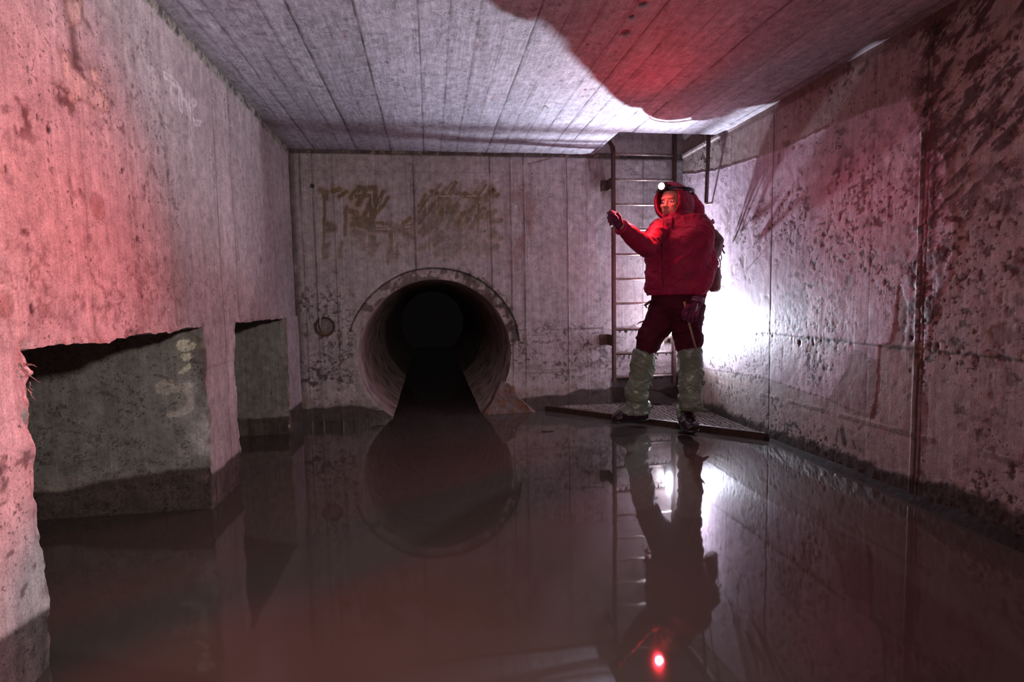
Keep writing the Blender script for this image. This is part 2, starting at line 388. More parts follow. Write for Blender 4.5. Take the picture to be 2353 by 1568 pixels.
# joint just under the ceiling
tj = sst(.030, .016, np.abs(Z-(H-.006)))*(T == 0); alb = mixc(alb, (.035, .022, .02), tj*(.65+.35*fbm(V, 12, 3, 46))); dep += .010*tj
alb = mixc(alb, (.30, .24, .16), tj*speck(V, 25, .58, .66, 47)*.7)
# tie holes
for (px, py, rad, kind) in ((716, 427, .019, 0), (950, 432, .024, 1), (1129, 436, .021, 2), (1200, 431, .022, 1), (779, 773, .020, 3), (765, 429, .02, 4)):
    c = B_(px, py); rr2 = np.hypot(X-c[0], Z-c[1])+.004*(fbm(V, 60, 3, 48)-.5)
    if kind == 0: m = sst(rad, rad-.005, rr2); alb = mixc(alb, (.02, .013, .012), m*.95); dep += .02*m
    elif kind == 2:
        m = sst(rad*2.1, rad*.6, rr2)*sst(.3, .6, fbm(V, 35, 3, 49)); alb = mixc(alb, (.09, .025, .025), m); alb = mixc(alb, (.5, .38, .40), sst(.011, .006, np.hypot(X-c[0]-.004, Z-c[1]+.012))); dep += .012*sst(rad, rad-.01, rr2)
        alb = mixc(alb, (.04, .02, .02), sst(.004, .001, poly_d(P2, [c, B_(1143, 455)]))*.8)
    else:
        m = np.exp(-((rr2-rad)/.0035)**2)*(.6 if kind != 4 else .3); alb = mixc(alb, (.06, .04, .035), m); dep += .003*m
        if kind == 3: alb = mixc(alb, (.15, .10, .09), sst(rad, rad-.006, rr2)*.6)
        if kind == 4: alb = mixc(alb, (.25, .13, .08), sst(rad, rad-.006, rr2)*.5)
# ring recess for the lifting loop
HC = B_(745, 752); rr2 = np.hypot((X-HC[0]), (Z-HC[1])*1.02); rw = .006*(fbm(V, 30, 3, 52)-.5)
m = sst(.073, .062, rr2+rw); dep += .045*m; alb = mixc(alb, (.14, .11, .10), m*.7); alb = mixc(alb, (.03, .02, .018), np.exp(-((rr2+rw-.071)/.007)**2)*.9)
alb = mixc(alb, (.22, .10, .05), m*sst(HC[1]-.02, HC[1]-.055, Z)*.7)
# scribbled, washed-out ochre paint: many overlapping short strokes and runs, pale scratched lines
tagm = np.zeros(len(V)); tago = np.zeros(len(V))
def spray(pts, w, a=1.0):
    global tagm, tago
    pb = [B_(*p) for p in pts]; lo = A(pb).min(0)-.06; hi = A(pb).max(0)+.06
    k = (X > lo[0]) & (X < hi[0]) & (Z > lo[1]) & (Z < hi[1])
    d = poly_d(P2[k], pb)+.004*(fbm(V[k], 50, 3, 60)-.5)
    tagm[k] = np.maximum(tagm[k], a*sst(w, w*.6, d)); tago[k] = np.maximum(tago[k], a*.8*sst(w*1.7, w*.9, d))
S_ = [((745, 440), (748, 455), 9), ((737, 438), (750, 442), 8), ((765, 440), (782, 435), 7), ((780, 452), (797, 440), 6), ((780, 433), (780, 433), 7),
 ((745, 455), (746, 500), 4), ((744, 500), (744, 595), 4), ((752, 515), (766, 520), 8), ((750, 530), (770, 525), 7), ((750, 580), (750, 592), 6), ((745, 575), (756, 560), 5),
 ((808, 454), (826, 432), 9), ((826, 432), (862, 432), 7), ((840, 440), (822, 470), 8), ((818, 448), (848, 448), 9), ((797, 475), (793, 490), 5), ((795, 488), (792, 540), 4), ((803, 485), (820, 490), 8),
 ((862, 432), (864, 470), 7), ((858, 450), (848, 480), 8), ((848, 470), (835, 500), 6), ((881, 440), (868, 470), 6), ((868, 470), (860, 500), 6), ((892, 455), (880, 475), 5), ((878, 475), (862, 492), 6),
 ((855, 480), (856, 520), 8), ((815, 500), (852, 508), 10), ((812, 515), (855, 520), 11), ((815, 530), (835, 538), 9), ((866, 512), (872, 512), 5), ((878, 512), (880, 514), 5), ((888, 514), (890, 514), 5), ((900, 512), (896, 520), 5),
 ((850, 528), (905, 530), 8), ((910, 518), (898, 540), 8), ((898, 530), (900, 590), 6), ((913, 560), (912, 592), 4), ((920, 522), (942, 502), 6), ((920, 528), (945, 520), 7), ((930, 535), (950, 545), 7), ((852, 545), (852, 585), 7),
 ((862, 570), (872, 560), 5), ((786, 560), (780, 590), 5), ((830, 550), (836, 570), 6), ((890, 600), (895, 580), 5), ((860, 545), (862, 575), 5)]
for a_, b_, w_ in S_: spray([a_, b_], w_*.0031)
rs = random.Random(5)
for i in range(140):     # right hand block of hatching, long diagonal strokes
    x0 = rs.uniform(958, 1128); y0 = rs.uniform(448, 588); ln = rs.uniform(12, 38)
    if x0 < 985 and y0 < 470: continue
    if x0 > 1090 and 500 < y0 < 560 and rs.random() < .6: continue
    spray([(x0, y0), (x0+ln*(.45+.5*rs.random()), y0-ln*(.5+.8*rs.random()))], rs.uniform(3.5, 8.5)*.0031, rs.uniform(.35, 1))
for p in ((991, 441), (1002, 445), (1016, 446), (1040, 442), (1066, 445), (1090, 443), (1142, 448), (1130, 452), (1148, 506), (1150, 548), (1112, 480), (1105, 500)): spray([p, (p[0]+3, p[1]-1)], 6*.0031)
spray([(962, 488), (980, 460)], 4*.0031); spray([(1050, 445), (1120, 460)], 8*.0031); spray([(1128, 510), (1148, 506)], 7*.0031)
spray([(1100, 470), (1098, 545)], 4*.0031)
fade = .55+.45*sst(580, 440, 784-(Z-1.2)*300); ed = sst(.30, .55, fbm(V, 8, 4, 61))*.4+.6
alb = mixc(alb, (.30, .155, .065), np.clip(tago-tagm, 0, 1)*.55*ed); alb = mixc(alb, (.115, .080, .024), tagm*.90*ed*(.62+.38*sst(1.25, 1.6, Z)))
wash = inside(P2, [B_(735, 430), B_(1155, 430), B_(1150, 600), B_(930, 590), B_(730, 610)])*speck(V, 5, .40, .65, 62, (1.5, 1, 1)); alb = mixc(alb, (.27, .20, .10), wash*.22)
wl = [[(813, 462), (813, 445), (855, 443)], [(855, 445), (857, 478)], [(784, 455), (787, 510)], [(775, 443), (782, 446)], [(875, 455), (868, 480)], [(981, 447), (981, 490)], [(1003, 452), (1003, 490)], [(1006, 450), (1060, 451), (1095, 450)], [(1060, 455), (1061, 485)], [(1081, 455), (1082, 467)], [(1022, 480), (1022, 505)], [(981, 545), (981, 580)], [(905, 530), (906, 565)], [(862, 527), (896, 526)], [(926, 524), (950, 519)], [(749, 547), (749, 560)], [(1144, 520), (1138, 530)]]
for l_ in wl:
    d = poly_d(P2, [B_(*p) for p in l_]); alb = mixc(alb, (.52, .48, .50), sst(.0065, .002, d+.003*fbm(V, 40, 2, 63))*sst(.3, .5, fbm(V, 45, 2, 64))*.75)
# pipe collar: pale chipped rebate over the top of the bore
cang = (ang > 8) & (ang < 163)
rj = PRO+.006*(fbm(V, 12, 3, 70)-.5)-.012*sst(25, 8, ang)
ring = sst(.004, -.004, r-rj)*cang; dep += .035*ring
alb = mixc(alb, (.42, .35, .35), ring*.75*speck(V, 14, .35, .6, 71)); alb = mixc(alb, (.07, .045, .045), ring*speck(V, 18, .48, .60, 72)*.75)
alb = mixc(alb, (.03, .02, .02), np.exp(-((r-rj)/.005)**2)*cang*.9)
edge = sst(.05, .0, r-PRO)*(ang > 5)*(ang < 75)*speck(V, 25, .45, .58, 73); alb = mixc(alb, (.07, .04, .03), edge*.8); dep += .008*edge*(r > rj)
lip = sst(.075, .0, r-PR)*(~cang)*(Z > .06)*(X < 0); alb = mixc(alb, (.50, .44, .44), lip*.55); dep -= .010*lip
# dark slanting stain trails near the top right
for l_, w_ in (([(1212, 377), (1250, 368), (1265, 364)], .008), ([(1352, 358), (1356, 395)], .010), ([(1375, 352), (1378, 372)], .004), ([(1345, 372), (1350, 386)], .004)):
    d = poly_d(P2, [B_(*p) for p in l_]); alb = mixc(alb, (.10, .045, .04), sst(w_, w_*.3, d+.008*(fbm(V, 25, 3, 75)-.5))*.75)
d = np.minimum(np.hypot(X-B_(1373, 685)[0], Z-B_(1373, 685)[1]), 9); alb = mixc(alb, (.08, .04, .035), sst(.05, .01, d)*speck(V, 40, .5, .56, 76)*.9)
V = V+vfield(V)*A([1, 1, 1]); V[:, 1] += dep
shell('wall_back', V, Q, alb, np.clip(wet, 0, 1), M_wall, flip=False)

# --- left wall with its two side openings
s = Surf(); g = .0065
ys = rngs(-1.6, 1.0, .02)[:-1]; ys = np.concatenate([ys, rngs(1.0, D+.01, g, *O1, *O2)]); zs = rngs(-.3, H+.012, g, LZ)
def keepL(u, v): return ~((v < LZ) & (((u > O1[0]) & (u < O1[1])) | ((u > O2[0]) & (u < O2[1]))))
s.grid(ys, zs, lambda u, v: np.stack([u*0+XL, u, v], 1), (1, 0, 0), 0, keepL)
xs_ = np.concatenate([rngs(-2.6, -1.75, .02)[:-1], rngs(-1.75, XL, .0058)]); zl = rngs(-.3, LZ, g)
for (a, b) in (O1, O2):
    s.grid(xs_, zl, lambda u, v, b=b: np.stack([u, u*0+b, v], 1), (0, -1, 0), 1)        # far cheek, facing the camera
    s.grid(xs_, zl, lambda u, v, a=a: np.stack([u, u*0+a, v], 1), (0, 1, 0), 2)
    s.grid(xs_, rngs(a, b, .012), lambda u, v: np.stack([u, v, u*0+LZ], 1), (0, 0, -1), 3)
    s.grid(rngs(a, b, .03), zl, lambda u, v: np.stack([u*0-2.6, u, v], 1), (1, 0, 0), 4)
V, Q, N, T = s.done(); X, Y, Z = V.T; P2 = np.stack([Y, Z], 1)
alb = np.tile(A([.44, .385, .38]), (len(V), 1)); wet = np.zeros(len(V)); w0 = (T == 0)
alb *= (1-.16*sst(1.7, 2.4, Y))[:, None]; alb *= (.80+.42*fbm(V, 1.7, 4, 103))[:, None]; alb *= (.84+.32*fbm(V, 1, 4, 105, (14, 14, 1.0)))[:, None]  # far part of the wall darkened in its colour to offset strong lamp light
alb = mixc(alb, (.60, .53, .52), w0*.35*speck(V, 3, .5, .7, 106))
sy = [L_(200, 500)[0], (L_(497, 400)[0], .006, .9), (L_(538, 500)[0], .005, .8), (L_(285, 100)[0], .004, .45), (L_(372, 200)[0], .010, .28), (3.60, .008, .8), (L_(470, 640)[0], .005, .3)]
sm = seam(Y, Z, sy, V, .005, .6, 101, .003)*w0; alb = mixc(alb, (.11, .065, .05), sm*.85)
dp = np.zeros(len(V)); dp -= .004*sm; dp -= .014*sst(3.60, 3.604, Y)*w0*(Z > LZ)
# blow holes and dark spatter
sp = speck(V, 30, .64, .71, 110)*sst(.42, .60, fbm(V, 2.6, 3, 111)); sp2 = speck(V, 55, .66, .72, 112)*sst(.40, .62, fbm(V, 1.9, 3, 113))
fall = w0*np.clip(1.25-.25*Y, .3, 1); alb = mixc(alb, (.07, .035, .03), np.clip(sp+sp2*.8, 0, 1)*.8*fall)
for cx, cy, rx in ((45, 270, 60), (150, 225, 55), (175, 420, 40), (50, 545, 45), (180, 160, 40), (410, 600, 20), (375, 350, 22), (25, 350, 25)):
    c = L_(cx, cy); rr2 = np.hypot((Y-c[0]), (Z-c[1])); R0 = rx*.0016
    alb = mixc(alb, (.075, .03, .03), w0*sst(R0, R0*.2, rr2)*speck(V, 28, .50, .60, 115)*.85)
for px, py, rad in ((112, 297, .010), (115, 297, .008), (305, 197, .006), (340, 75, .005), (340, 398, .007), (330, 520, .008), (600, 598, .016), (316, 548, .010), (283, 392, .007), (85, 267, .007), (98, 276, .006), (300, 455, .006), (62, 640, .006), (14, 390, .008), (75, 710, .012)):
    c = L_(px, py); rr2 = np.hypot((Y-c[0]), (Z-c[1])*.6)+.005*(fbm(V, 60, 2, 116)-.5); m = w0*sst(rad, rad*.5, rr2); alb = mixc(alb, (.03, .015, .015), m*.95); dp -= .003*m
# run-off stain with pale scab at the top
run = poly_d(P2, [L_(150, 0), L_(165, 60), L_(172, 130)]); alb = mixc(alb, (.085, .05, .04), w0*sst(.035, .0, run+.05*(fbm(V, 9, 3, 117, (1, 1, .5))-.5))*.8)
run = poly_d(P2, [L_(185, 0), L_(190, 40), L_(206, 60)]); alb = mixc(alb, (.085, .05, .04), w0*sst(.018, .0, run+.03*(fbm(V, 12, 3, 118)-.5))*.7)
for pl in ([(138, 120), (150, 118), (172, 160), (252, 232), (252, 258), (225, 250), (195, 230), (160, 235), (148, 200)], [(150, 0), (190, 0), (188, 50), (165, 60), (152, 30)], [(203, 155), (222, 160), (240, 200), (210, 185)]):
    pb = [L_(*p) for p in pl]; dd = poly_d(P2, pb+pb[:1]); m = inside(P2+.02*(fbm(V, 14, 3, 119)-.5)[:, None], pb); alb = mixc(alb, (.60, .48, .38), w0*m*.55*sst(.2, .6, fbm(V, 10, 3, 120)))
    alb = mixc(alb, (.17, .09, .06), w0*sst(.010, .002, dd+.012*(fbm(V, 25, 3, 121)-.5))*.45)
web = np.clip(1-np.abs(fbm(V, 12, 5, 122)*2-1)*16, 0, 1); zone = w0*np.exp(-((Y-L_(60, 700)[0]-.2)/.9)**2-((Z-.95)/.10)**2); alb = mixc(alb, (.12, .05, .04), np.clip(web*zone, 0, .6))
# round cast plugs
for px, py, rad in ((224, 474, .038), (8, 700, .030), (425, 360, .012)):
    c = L_(px, py); rr2 = np.hypot(Y-c[0], Z-c[1]); alb = mixc(alb, (.30, .17, .15), w0*sst(rad, rad-.008, rr2)*.6); alb = mixc(alb, (.12, .06, .05), w0*np.exp(-((rr2-rad)/.004)**2)*.5)
# white chalky marks high on the wall
zf = (360, 160, 1/10.45)
def zp(pts): return [L_(zf[0]+x*zf[2], zf[1]+y*zf[2]) for x, y in pts]
for l_ in ([(180, 80), (300, 150), (400, 220), (500, 330), (520, 400), (500, 460)], [(180, 80), (180, 170), (260, 240), (340, 310), (430, 380), (500, 460)], [(320, 400), (330, 560), (330, 700), (380, 850)], [(350, 400), (370, 560), (400, 780), (385, 850)], [(550, 450), (530, 600), (530, 800), (550, 940), (600, 1020)], [(580, 460), (600, 600), (600, 760), (620, 900), (610, 1020)], [(600, 600), (625, 690), (700, 790)], [(700, 560), (690, 790), (720, 960), (740, 1090), (790, 1200)], [(760, 560), (780, 900), (800, 1200)], [(830, 710), (820, 790), (880, 880), (960, 850), (970, 780), (900, 720), (850, 720)], [(850, 1170), (900, 1220), (1000, 1240), (1090, 1270)], [(860, 1180), (900, 1320), (1060, 1350)]):
    alb = mixc(alb, (.72, .68, .68), w0*sst(.008, .003, poly_d(P2, zp(l_))+.003*(fbm(V, 60, 2, 125)-.5))*.6)
for pl in ([(180, 80), (400, 220), (520, 400), (500, 460), (180, 170)], [(550, 450), (620, 690), (620, 1000), (560, 950)], [(830, 710), (820, 790), (880, 880), (960, 850), (970, 780), (900, 720)], [(700, 600), (800, 900), (800, 1200), (720, 1000)], [(850, 1170), (1090, 1270), (1060, 1350), (900, 1320)]):
    alb = mixc(alb, (.70, .66, .68), w0*inside(P2, zp(pl))*.16*sst(.3, .6, fbm(V, 40, 2, 126)))
for l_ in ([(320, 115), (330, 140), (345, 165), (352, 160)], [(322, 140), (330, 170)], [(290, 112), (295, 160), (315, 172)]):
    alb = mixc(alb, (.70, .66, .66), w0*sst(.010, .003, poly_d(P2, [L_(*p) for p in l_]))*.35)
# mossy crumbling band along the ceiling
tp = H-.028-.030*fbm(V, 4, 3, 130); m = w0*sst(.0, .018, Z-tp+.02*(fbm(V, 30, 3, 131)-.5)); alb = mixc(alb, (.25, .25, .20), m*.9); alb = mixc(alb, (.05, .05, .045), m*speck(V, 40, .5, .62, 132)*.9); dp += .012*m*(fbm(V, 35, 3, 133)-.2)
# tide band and openings
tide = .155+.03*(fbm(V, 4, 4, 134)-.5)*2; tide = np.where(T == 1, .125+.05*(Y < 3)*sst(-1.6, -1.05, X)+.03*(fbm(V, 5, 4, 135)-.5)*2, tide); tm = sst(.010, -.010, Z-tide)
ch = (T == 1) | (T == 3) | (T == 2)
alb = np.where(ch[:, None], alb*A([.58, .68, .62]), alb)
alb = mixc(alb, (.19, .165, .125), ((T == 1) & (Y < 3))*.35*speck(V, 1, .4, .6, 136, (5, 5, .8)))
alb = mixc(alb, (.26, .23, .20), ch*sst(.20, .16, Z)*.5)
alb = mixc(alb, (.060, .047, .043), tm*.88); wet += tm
q7 = np.stack([X*.90-Z*.42, Y, Z*.90+X*.42], 1); wb = np.clip(1-np.abs(fbm(q7, 13, 6, 137, (.55, 1, 1.9))*2-1)*20, 0, 1)*sst(.42, .52, fbm(V, 7, 3, 138)); wb2 = np.clip(1-np.abs(fbm(q7, 24, 4, 139, (.6, 1, 1.7))*2-1)*14, 0, 1)*sst(.48, .56, fbm(V, 11, 3, 148)); alb = mixc(alb, (.040, .026, .018), np.maximum(wb, wb2*.8)*(T == 1)*(Y < 3)*.85); alb = mixc(alb, (.15, .16, .13), (T == 1)*(Y > 3)*speck(V, 1, .45, .6, 149, (22, 1, 3))*.5)
# cream and pale paint marks on the near cheek
P3 = np.stack([X, Z], 1); pf = (330, 760, 1/6.82); k1 = (T == 1) & (Y < 3)
def zc(pts): return [tuple(at(pf[0]+x*pf[2], pf[1]+y*pf[2], 1, O1[1])[[0, 2]]) for x, y in pts]
nz = (fbm(V, 60, 2, 140)-.5)[:, None]*.006
for pl in ([(505, 230), (540, 160), (620, 140), (740, 160), (815, 220), (800, 280), (720, 340), (600, 345), (520, 290)], [(570, 400), (620, 370), (720, 375), (755, 430), (720, 480), (640, 490), (590, 460)], [(700, 500), (745, 530), (740, 590), (660, 650), (560, 680), (545, 660), (620, 590), (680, 540)]):
    alb = mixc(alb, (.66, .66, .50), k1*inside(P3+nz, zc(pl))*.95)
for c, rad in (((700, 210), 28), ((650, 300), 18), ((730, 320), 14), ((725, 190), 18)):
    c = zc([c])[0]; alb = mixc(alb, (.14, .13, .12), k1*sst(rad*.00029, rad*.0002, np.hypot(X-c[0], Z-c[1]))*.8)
for l_ in ([(430, 830), (330, 820), (240, 880), (240, 940), (350, 960), (450, 930), (560, 910), (640, 880), (740, 840)], [(640, 900), (720, 980), (740, 1080), (720, 1200), (640, 1270), (520, 1310), (420, 1310)]):
    alb = mixc(alb, (.46, .44, .38), k1*sst(.017, .012, poly_d(P3, zc(l_))+.006*(fbm(V, 50, 2, 141)-.5))*.75)
alb = mixc(alb, (.12, .05, .025), k1*sst(.006, .001, poly_d(P3, zc([(150, 690), (270, 720), (360, 750), (370, 790), (440, 830)]))+.004*(fbm(V, 50, 2, 142)-.5))*.9)
# pale vertical run down the corner of the first pier
pc = ((T == 1) & (Y < 3))*sst(-1.10, -1.0, X+.03*(fbm(V, 5, 3, 143)-.5)); alb = mixc(alb, (.50, .50, .50), pc*.8*sst(.2, .3, Z)*speck(V, 4, .3, .6, 144, (1, 1, .4)))
pc = w0*(Y > O1[1])*(Y < O2[0])*(Z < LZ); alb = mixc(alb, (.52, .47, .48), pc*speck(V, 6, .5, .62, 145, (1.6, 1.6, .25))*.7)
alb = mixc(alb, (.15, .09, .08), pc*np.exp(-((Z-.62)/.005)**2)*.4)
# chipped arrises
def edge_d():
    o = np.full(len(V), 9.); 
    for (a, b) in (O1, O2):
        for (y0, z0, y1, z1) in ((a, -.3, a, LZ), (a, LZ, b, LZ), (b, -.3, b, LZ)):
            d = np.sqrt(seg(P2, (y0, z0), (y1, z1))**2+(X-XL)**2); o = np.minimum(o, d)
    return o
ed = edge_d(); chip = np.exp(-(ed/.022)**2)
alb = mixc(alb, (.20, .13, .11), chip*speck(V, 30, .5, .62, 146)*.7)
big = 1+2.2*np.exp(-((Y-O1[0])/.05)**2)*np.exp(-((Z-.72)/.09)**2)
V = V+vfield(V)+(np.stack([fbm(V, 20, 4, 150+k)*2-1 for k in range(3)], 1)*.011+np.stack([fbm(V, 5, 3, 160+k)*2-1 for k in range(3)], 1)*.014)*(chip*big)[:, None]
V[:, 0] += dp*w0
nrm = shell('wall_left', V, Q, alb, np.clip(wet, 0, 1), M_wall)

# --- right wall
s = Surf(); g = .0054
s.grid(np.concatenate([rngs(-1.6, 1.3, .02)[:-1], rngs(1.3, D+.012, g)]), rngs(-.3, H+.012, g), lambda u, v: np.stack([u*0+XR, u, v], 1), (-1, 0, 0), 0)
s.grid(rngs(HY-.05, D+.02, .01), rngs(H+.012, 3.0, .01), lambda u, v: np.stack([u*0+XR+.006, u, v], 1), (-1, 0, 0), 1)
V, Q, N, T = s.done(); X, Y, Z = V.T; P2 = np.stack([Y, Z], 1)
alb = np.tile(A([.36, .275, .26]), (len(V), 1)); wet = np.full(len(V), .12); dp = np.zeros(len(V))
alb *= (.72+.55*fbm(V, 2.2, 4, 203))[:, None]; alb *= (.88+.25*fbm(V, 1, 4, 205, (18, 18, 1.2)))[:, None]
coat = [R_(1560, 400), R_(1640, 392), R_(1690, 378), R_(1775, 352), R_(1850, 318), R_(1905, 292), R_(1960, 268), R_(2010, 250), R_(2060, 238), R_(2078, 222), R_(2088, 232), R_(2105, 262), R_(2118, 300), R_(2128, 350), R_(2158, 345), R_(2176, 372), R_(2172, 410), R_(2163, 450), R_(2180, 470), R_(2192, 500), R_(2197, 545), R_(2190, 590), R_(2180, 635), R_(2160, 670), R_(2142, 720), R_(2132, 790), R_(2125, 800), R_(2080, 795), R_(2085, 700), R_(2070, 640), R_(2060, 700), R_(2045, 790), R_(2018, 790), R_(2018, 900), R_(2000, 960), R_(1920, 925), R_(1850, 900), R_(1790, 880), R_(1760, 870), R_(1640, 850), R_(1590, 840)]
Pj = P2+np.stack([fbm(V, 18, 3, 207)-.5, fbm(V, 18, 3, 208)-.5], 1)*.03
cm = inside(Pj, coat).astype(float)
alb = mixc(alb, (.60, .47, .56), cm*.88*(.75+.4*fbm(V, 3, 3, 209))); wet += .28*cm
dcoat = poly_d(Pj, coat[:22]); ln_ = np.exp(-(dcoat/.006)**2); alb = mixc(alb, (.60, .50, .52), ln_*.45*sst(.35, .55, fbm(V, 20, 3, 210))); dp -= .003*cm; dp -= .003*ln_
# low paler zone and old coat
lw = sst(ZJ+.0, ZJ-.01, Z); alb = mixc(alb, (.36, .29, .27), lw*.5*(1-cm*.5)*(.5+fbm(V, 4, 3, 211)))
peel = inside(Pj, [R_(1960, 800), R_(2020, 830), R_(2015, 960), R_(1965, 955), R_(1900, 920), R_(1940, 860)]); alb = mixc(alb, (.22, .155, .13), peel*.75)
pe2 = speck(V, 16, .60, .66, 212)*sst(.45, .6, fbm(V, 3, 3, 213)); alb = mixc(alb, (.17, .11, .09), pe2*.55); dp += .002*pe2
# panel joints
sm = seam(Y, Z, [(R_(1773, 600)[0], .0045, 1.1), (R_(1680, 500)[0], .003, .35), (R_(2000, 600)[0], .003, .4), (R_(2118, 600)[0], .0055, 1.6), (R_(2128, 600)[0], .004, 1.0), (R_(2143, 600)[0]-.0, .004, .3), (1.2, .01, 1)], V, .004, .8, 201, .004)
alb = mixc(alb, (.04, .025, .02), np.clip(sm*1.1, 0, .95)); dp += .004*sm
rid = np.exp(-((Y-R_(2110, 600)[0])/.004)**2)*sst(.25, .5, fbm(V, 5, 3, 214)); alb = mixc(alb, (.55, .44, .46), rid*.5*(Z > .6)); dp -= .008*rid
hz = np.abs(Z-ZJ-.010*(fbm(V, 4, 3, 215)-.5)); hm = np.exp(-(hz/.005)**2)*(.5+.7*fbm(V, 8, 3, 216))+.6*np.exp(-(hz/.014)**2)*speck(V, 22, .45, .55, 217); hm = np.clip(hm*sst(3.9, 3.2, Y)+hm*.25, 0, 1); alb = mixc(alb, (.045, .03, .022), hm*.9); dp += .006*hm
for px, py, rad in ((1772, 772, .028), (2112, 812, .060)):
    c = R_(px, py); m = sst(rad, rad*.5, np.hypot(Y-c[0], Z-c[1])+.03*(fbm(V, 18, 3, 218)-.5)); alb = mixc(alb, (.27, .17, .12), m*.8); alb = mixc(alb, (.05, .03, .02), m*speck(V, 35, .5, .58, 219)*.7)
# black mould, slanting, beyond the tall joint; around it too
mz = sst(2.20, 2.05, Y)*sst(.7, 1.1, Z)
dirm = fbm(np.stack([X, Y*.8-Z*.6, Y*.6+Z*.8], 1), 1, 6, 220, (1, 11, 42)); m = sst(.51, .58, dirm)*sst(.42, .56, fbm(V, 3.4, 4, 221))*mz; alb = mixc(alb, (.045, .022, .018), m*.9); dp -= .004*m
zj = np.exp(-((Y-R_(2125, 600)[0])/.10)**2)*sst(.55, .8, Z); m = speck(V, 22, .50, .60, 222)*zj; alb = mixc(alb, (.05, .028, .022), np.clip(m*1.0, 0, .85)); dp -= .004*m
m = np.maximum(speck(V, 34, .62, .68, 223), speck(V, 62, .64, .69, 243))*sst(.38, .6, fbm(V, 3, 3, 224)); alb = mixc(alb, (.055, .03, .022), m*.88); dp += .002*m
m = speck(V, 16, .66, .72, 225)*sst(.45, .6, fbm(V, 2, 3, 226))*sst(3.6, 2.8, Y); alb = mixc(alb, (.08, .045, .035), m*.7)
for px, py, rr0 in ((1945, 372, .10), (1925, 545, .05), (1990, 510, .05), (1890, 380, .03), (1870, 415, .02), (1825, 322, .015), (2060, 610, .08), (2090, 610, .05), (2180, 350, .10), (2290, 440, .20), (1950, 650, .05)):
    c = R_(px, py); m = sst(rr0, rr0*.1, np.hypot(Y-c[0], Z-c[1]))*speck(V, 26, .48, .58, 227); alb = mixc(alb, (.08, .045, .04), m*.8)
for px, py, rad in ((1838, 788, .016), (2095, 778, .012), (2153, 795, .014), (1858, 388, .006)):
    c = R_(px, py); m = sst(rad, rad*.5, np.hypot(Y-c[0], (Z-c[1])*.8)+.004*(fbm(V, 50, 2, 228)-.5)); alb = mixc(alb, (.03, .02, .015), m*.9); dp += .01*m
# band under the soffit
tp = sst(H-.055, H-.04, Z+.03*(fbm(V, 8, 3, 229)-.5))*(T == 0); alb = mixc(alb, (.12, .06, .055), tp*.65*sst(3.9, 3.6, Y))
edgew = sst(H-.020, H-.008, Z)*(T == 0)*sst(3.3, 3.7, Y); alb = mixc(alb, (.6, .5, .5), edgew*.6); dp -= .012*edgew
# grey marker scrawl: loops
gf = (1760, 630, 1/10.45)
def zr(pts): return [R_(gf[0]+x*gf[2], gf[1]+y*gf[2]) for x, y in pts]
for l_, w_ in (([(400, 530), (340, 560), (305, 690), (380, 800), (460, 850), (540, 790), (560, 680), (520, 590), (440, 545), (360, 530)], 1), ([(490, 480), (580, 500), (610, 600), (590, 700), (560, 800)], 1.5), ([(650, 400), (670, 560), (680, 700), (610, 820), (500, 960)], 1.1), ([(690, 730), (760, 730), (810, 800), (820, 900), (810, 980), (740, 1030), (660, 980), (610, 910)], 1), ([(650, 290), (730, 360), (800, 420), (820, 480)], 1.6), ([(860, 380), (890, 520), (900, 640)], 1), ([(880, 700), (920, 800), (910, 950), (860, 1080), (760, 1130), (640, 1140), (540, 1120)], 1.2), ([(480, 980), (440, 1080), (460, 1180)], .8), ([(950, 430), (970, 600), (990, 760), (1010, 850)], .8), ([(540, 1140), (500, 1260)], .8), ([(640, 1220), (680, 1330), (780, 1410)], 1), ([(980, 1130), (990, 1300), (960, 1400)], 1.3), ([(860, 1200), (800, 1330), (840, 1440), (890, 1400)], .8), ([(700, 860), (720, 940)], 1)):
    alb = mixc(alb, (.15, .14, .19), sst(.0115*w_, .0045*w_, poly_d(P2, zr(l_))+.003*(fbm(V, 50, 2, 230)-.5))*.72)
# dried salt line, tide and slime at the foot
zl = .285+.012*(fbm(V, 3, 3, 231)-.5)-.01*(Y-2); dl = np.abs(Z-zl)
blob = sst(.014, .008, dl+.012*(fbm(V, 14, 3, 232)-.5))*sst(.42, .50, fbm(np.stack([X*0, Y, X*0], 1), 7, 2, 233)); alb = mixc(alb, (.15, .105, .085), blob*.6*sst(3.4, 3.1, Y)); dp -= .003*blob
alb = mixc(alb, (.33, .22, .18), np.exp(-(np.abs(Z-zl-.03)/.012)**2)*sst(3.0, 3.4, Y)*.7)
for l_, w_ in (([(1805, 973), (1818, 980), (1822, 972), (1838, 988)], .010), ([(1935, 990), (1940, 1020)], .020), ([(1925, 985), (1922, 1015)], .008), ([(1960, 1015), (1965, 1030)], .012)):
    m = sst(w_, w_*.5, poly_d(P2, [R_(*p) for p in l_])+.006*(fbm(V, 30, 2, 234)-.5)); alb = mixc(alb, (.04, .025, .02), m*.85)
fz = .075+.035*sst(2.6, 1.7, Y)+.05*(fbm(V, 9, 4, 235)-.5)*2; m = sst(.035, -.01, Z-fz+.05*(fbm(V, 40, 3, 236)-.5)); alb = mixc(alb, (.035, .026, .022), m*.9); wet += .5*m; dp -= .01*m*fbm(V, 30, 3, 237)
V = V+vfield(V, .0009); V[:, 0] += .40*dp+.0006*(fbm(V, 30, 3, 238)-.5)*2
shell('wall_right', V, Q, alb, np.clip(wet, 0, 1), M_right, flip=True)

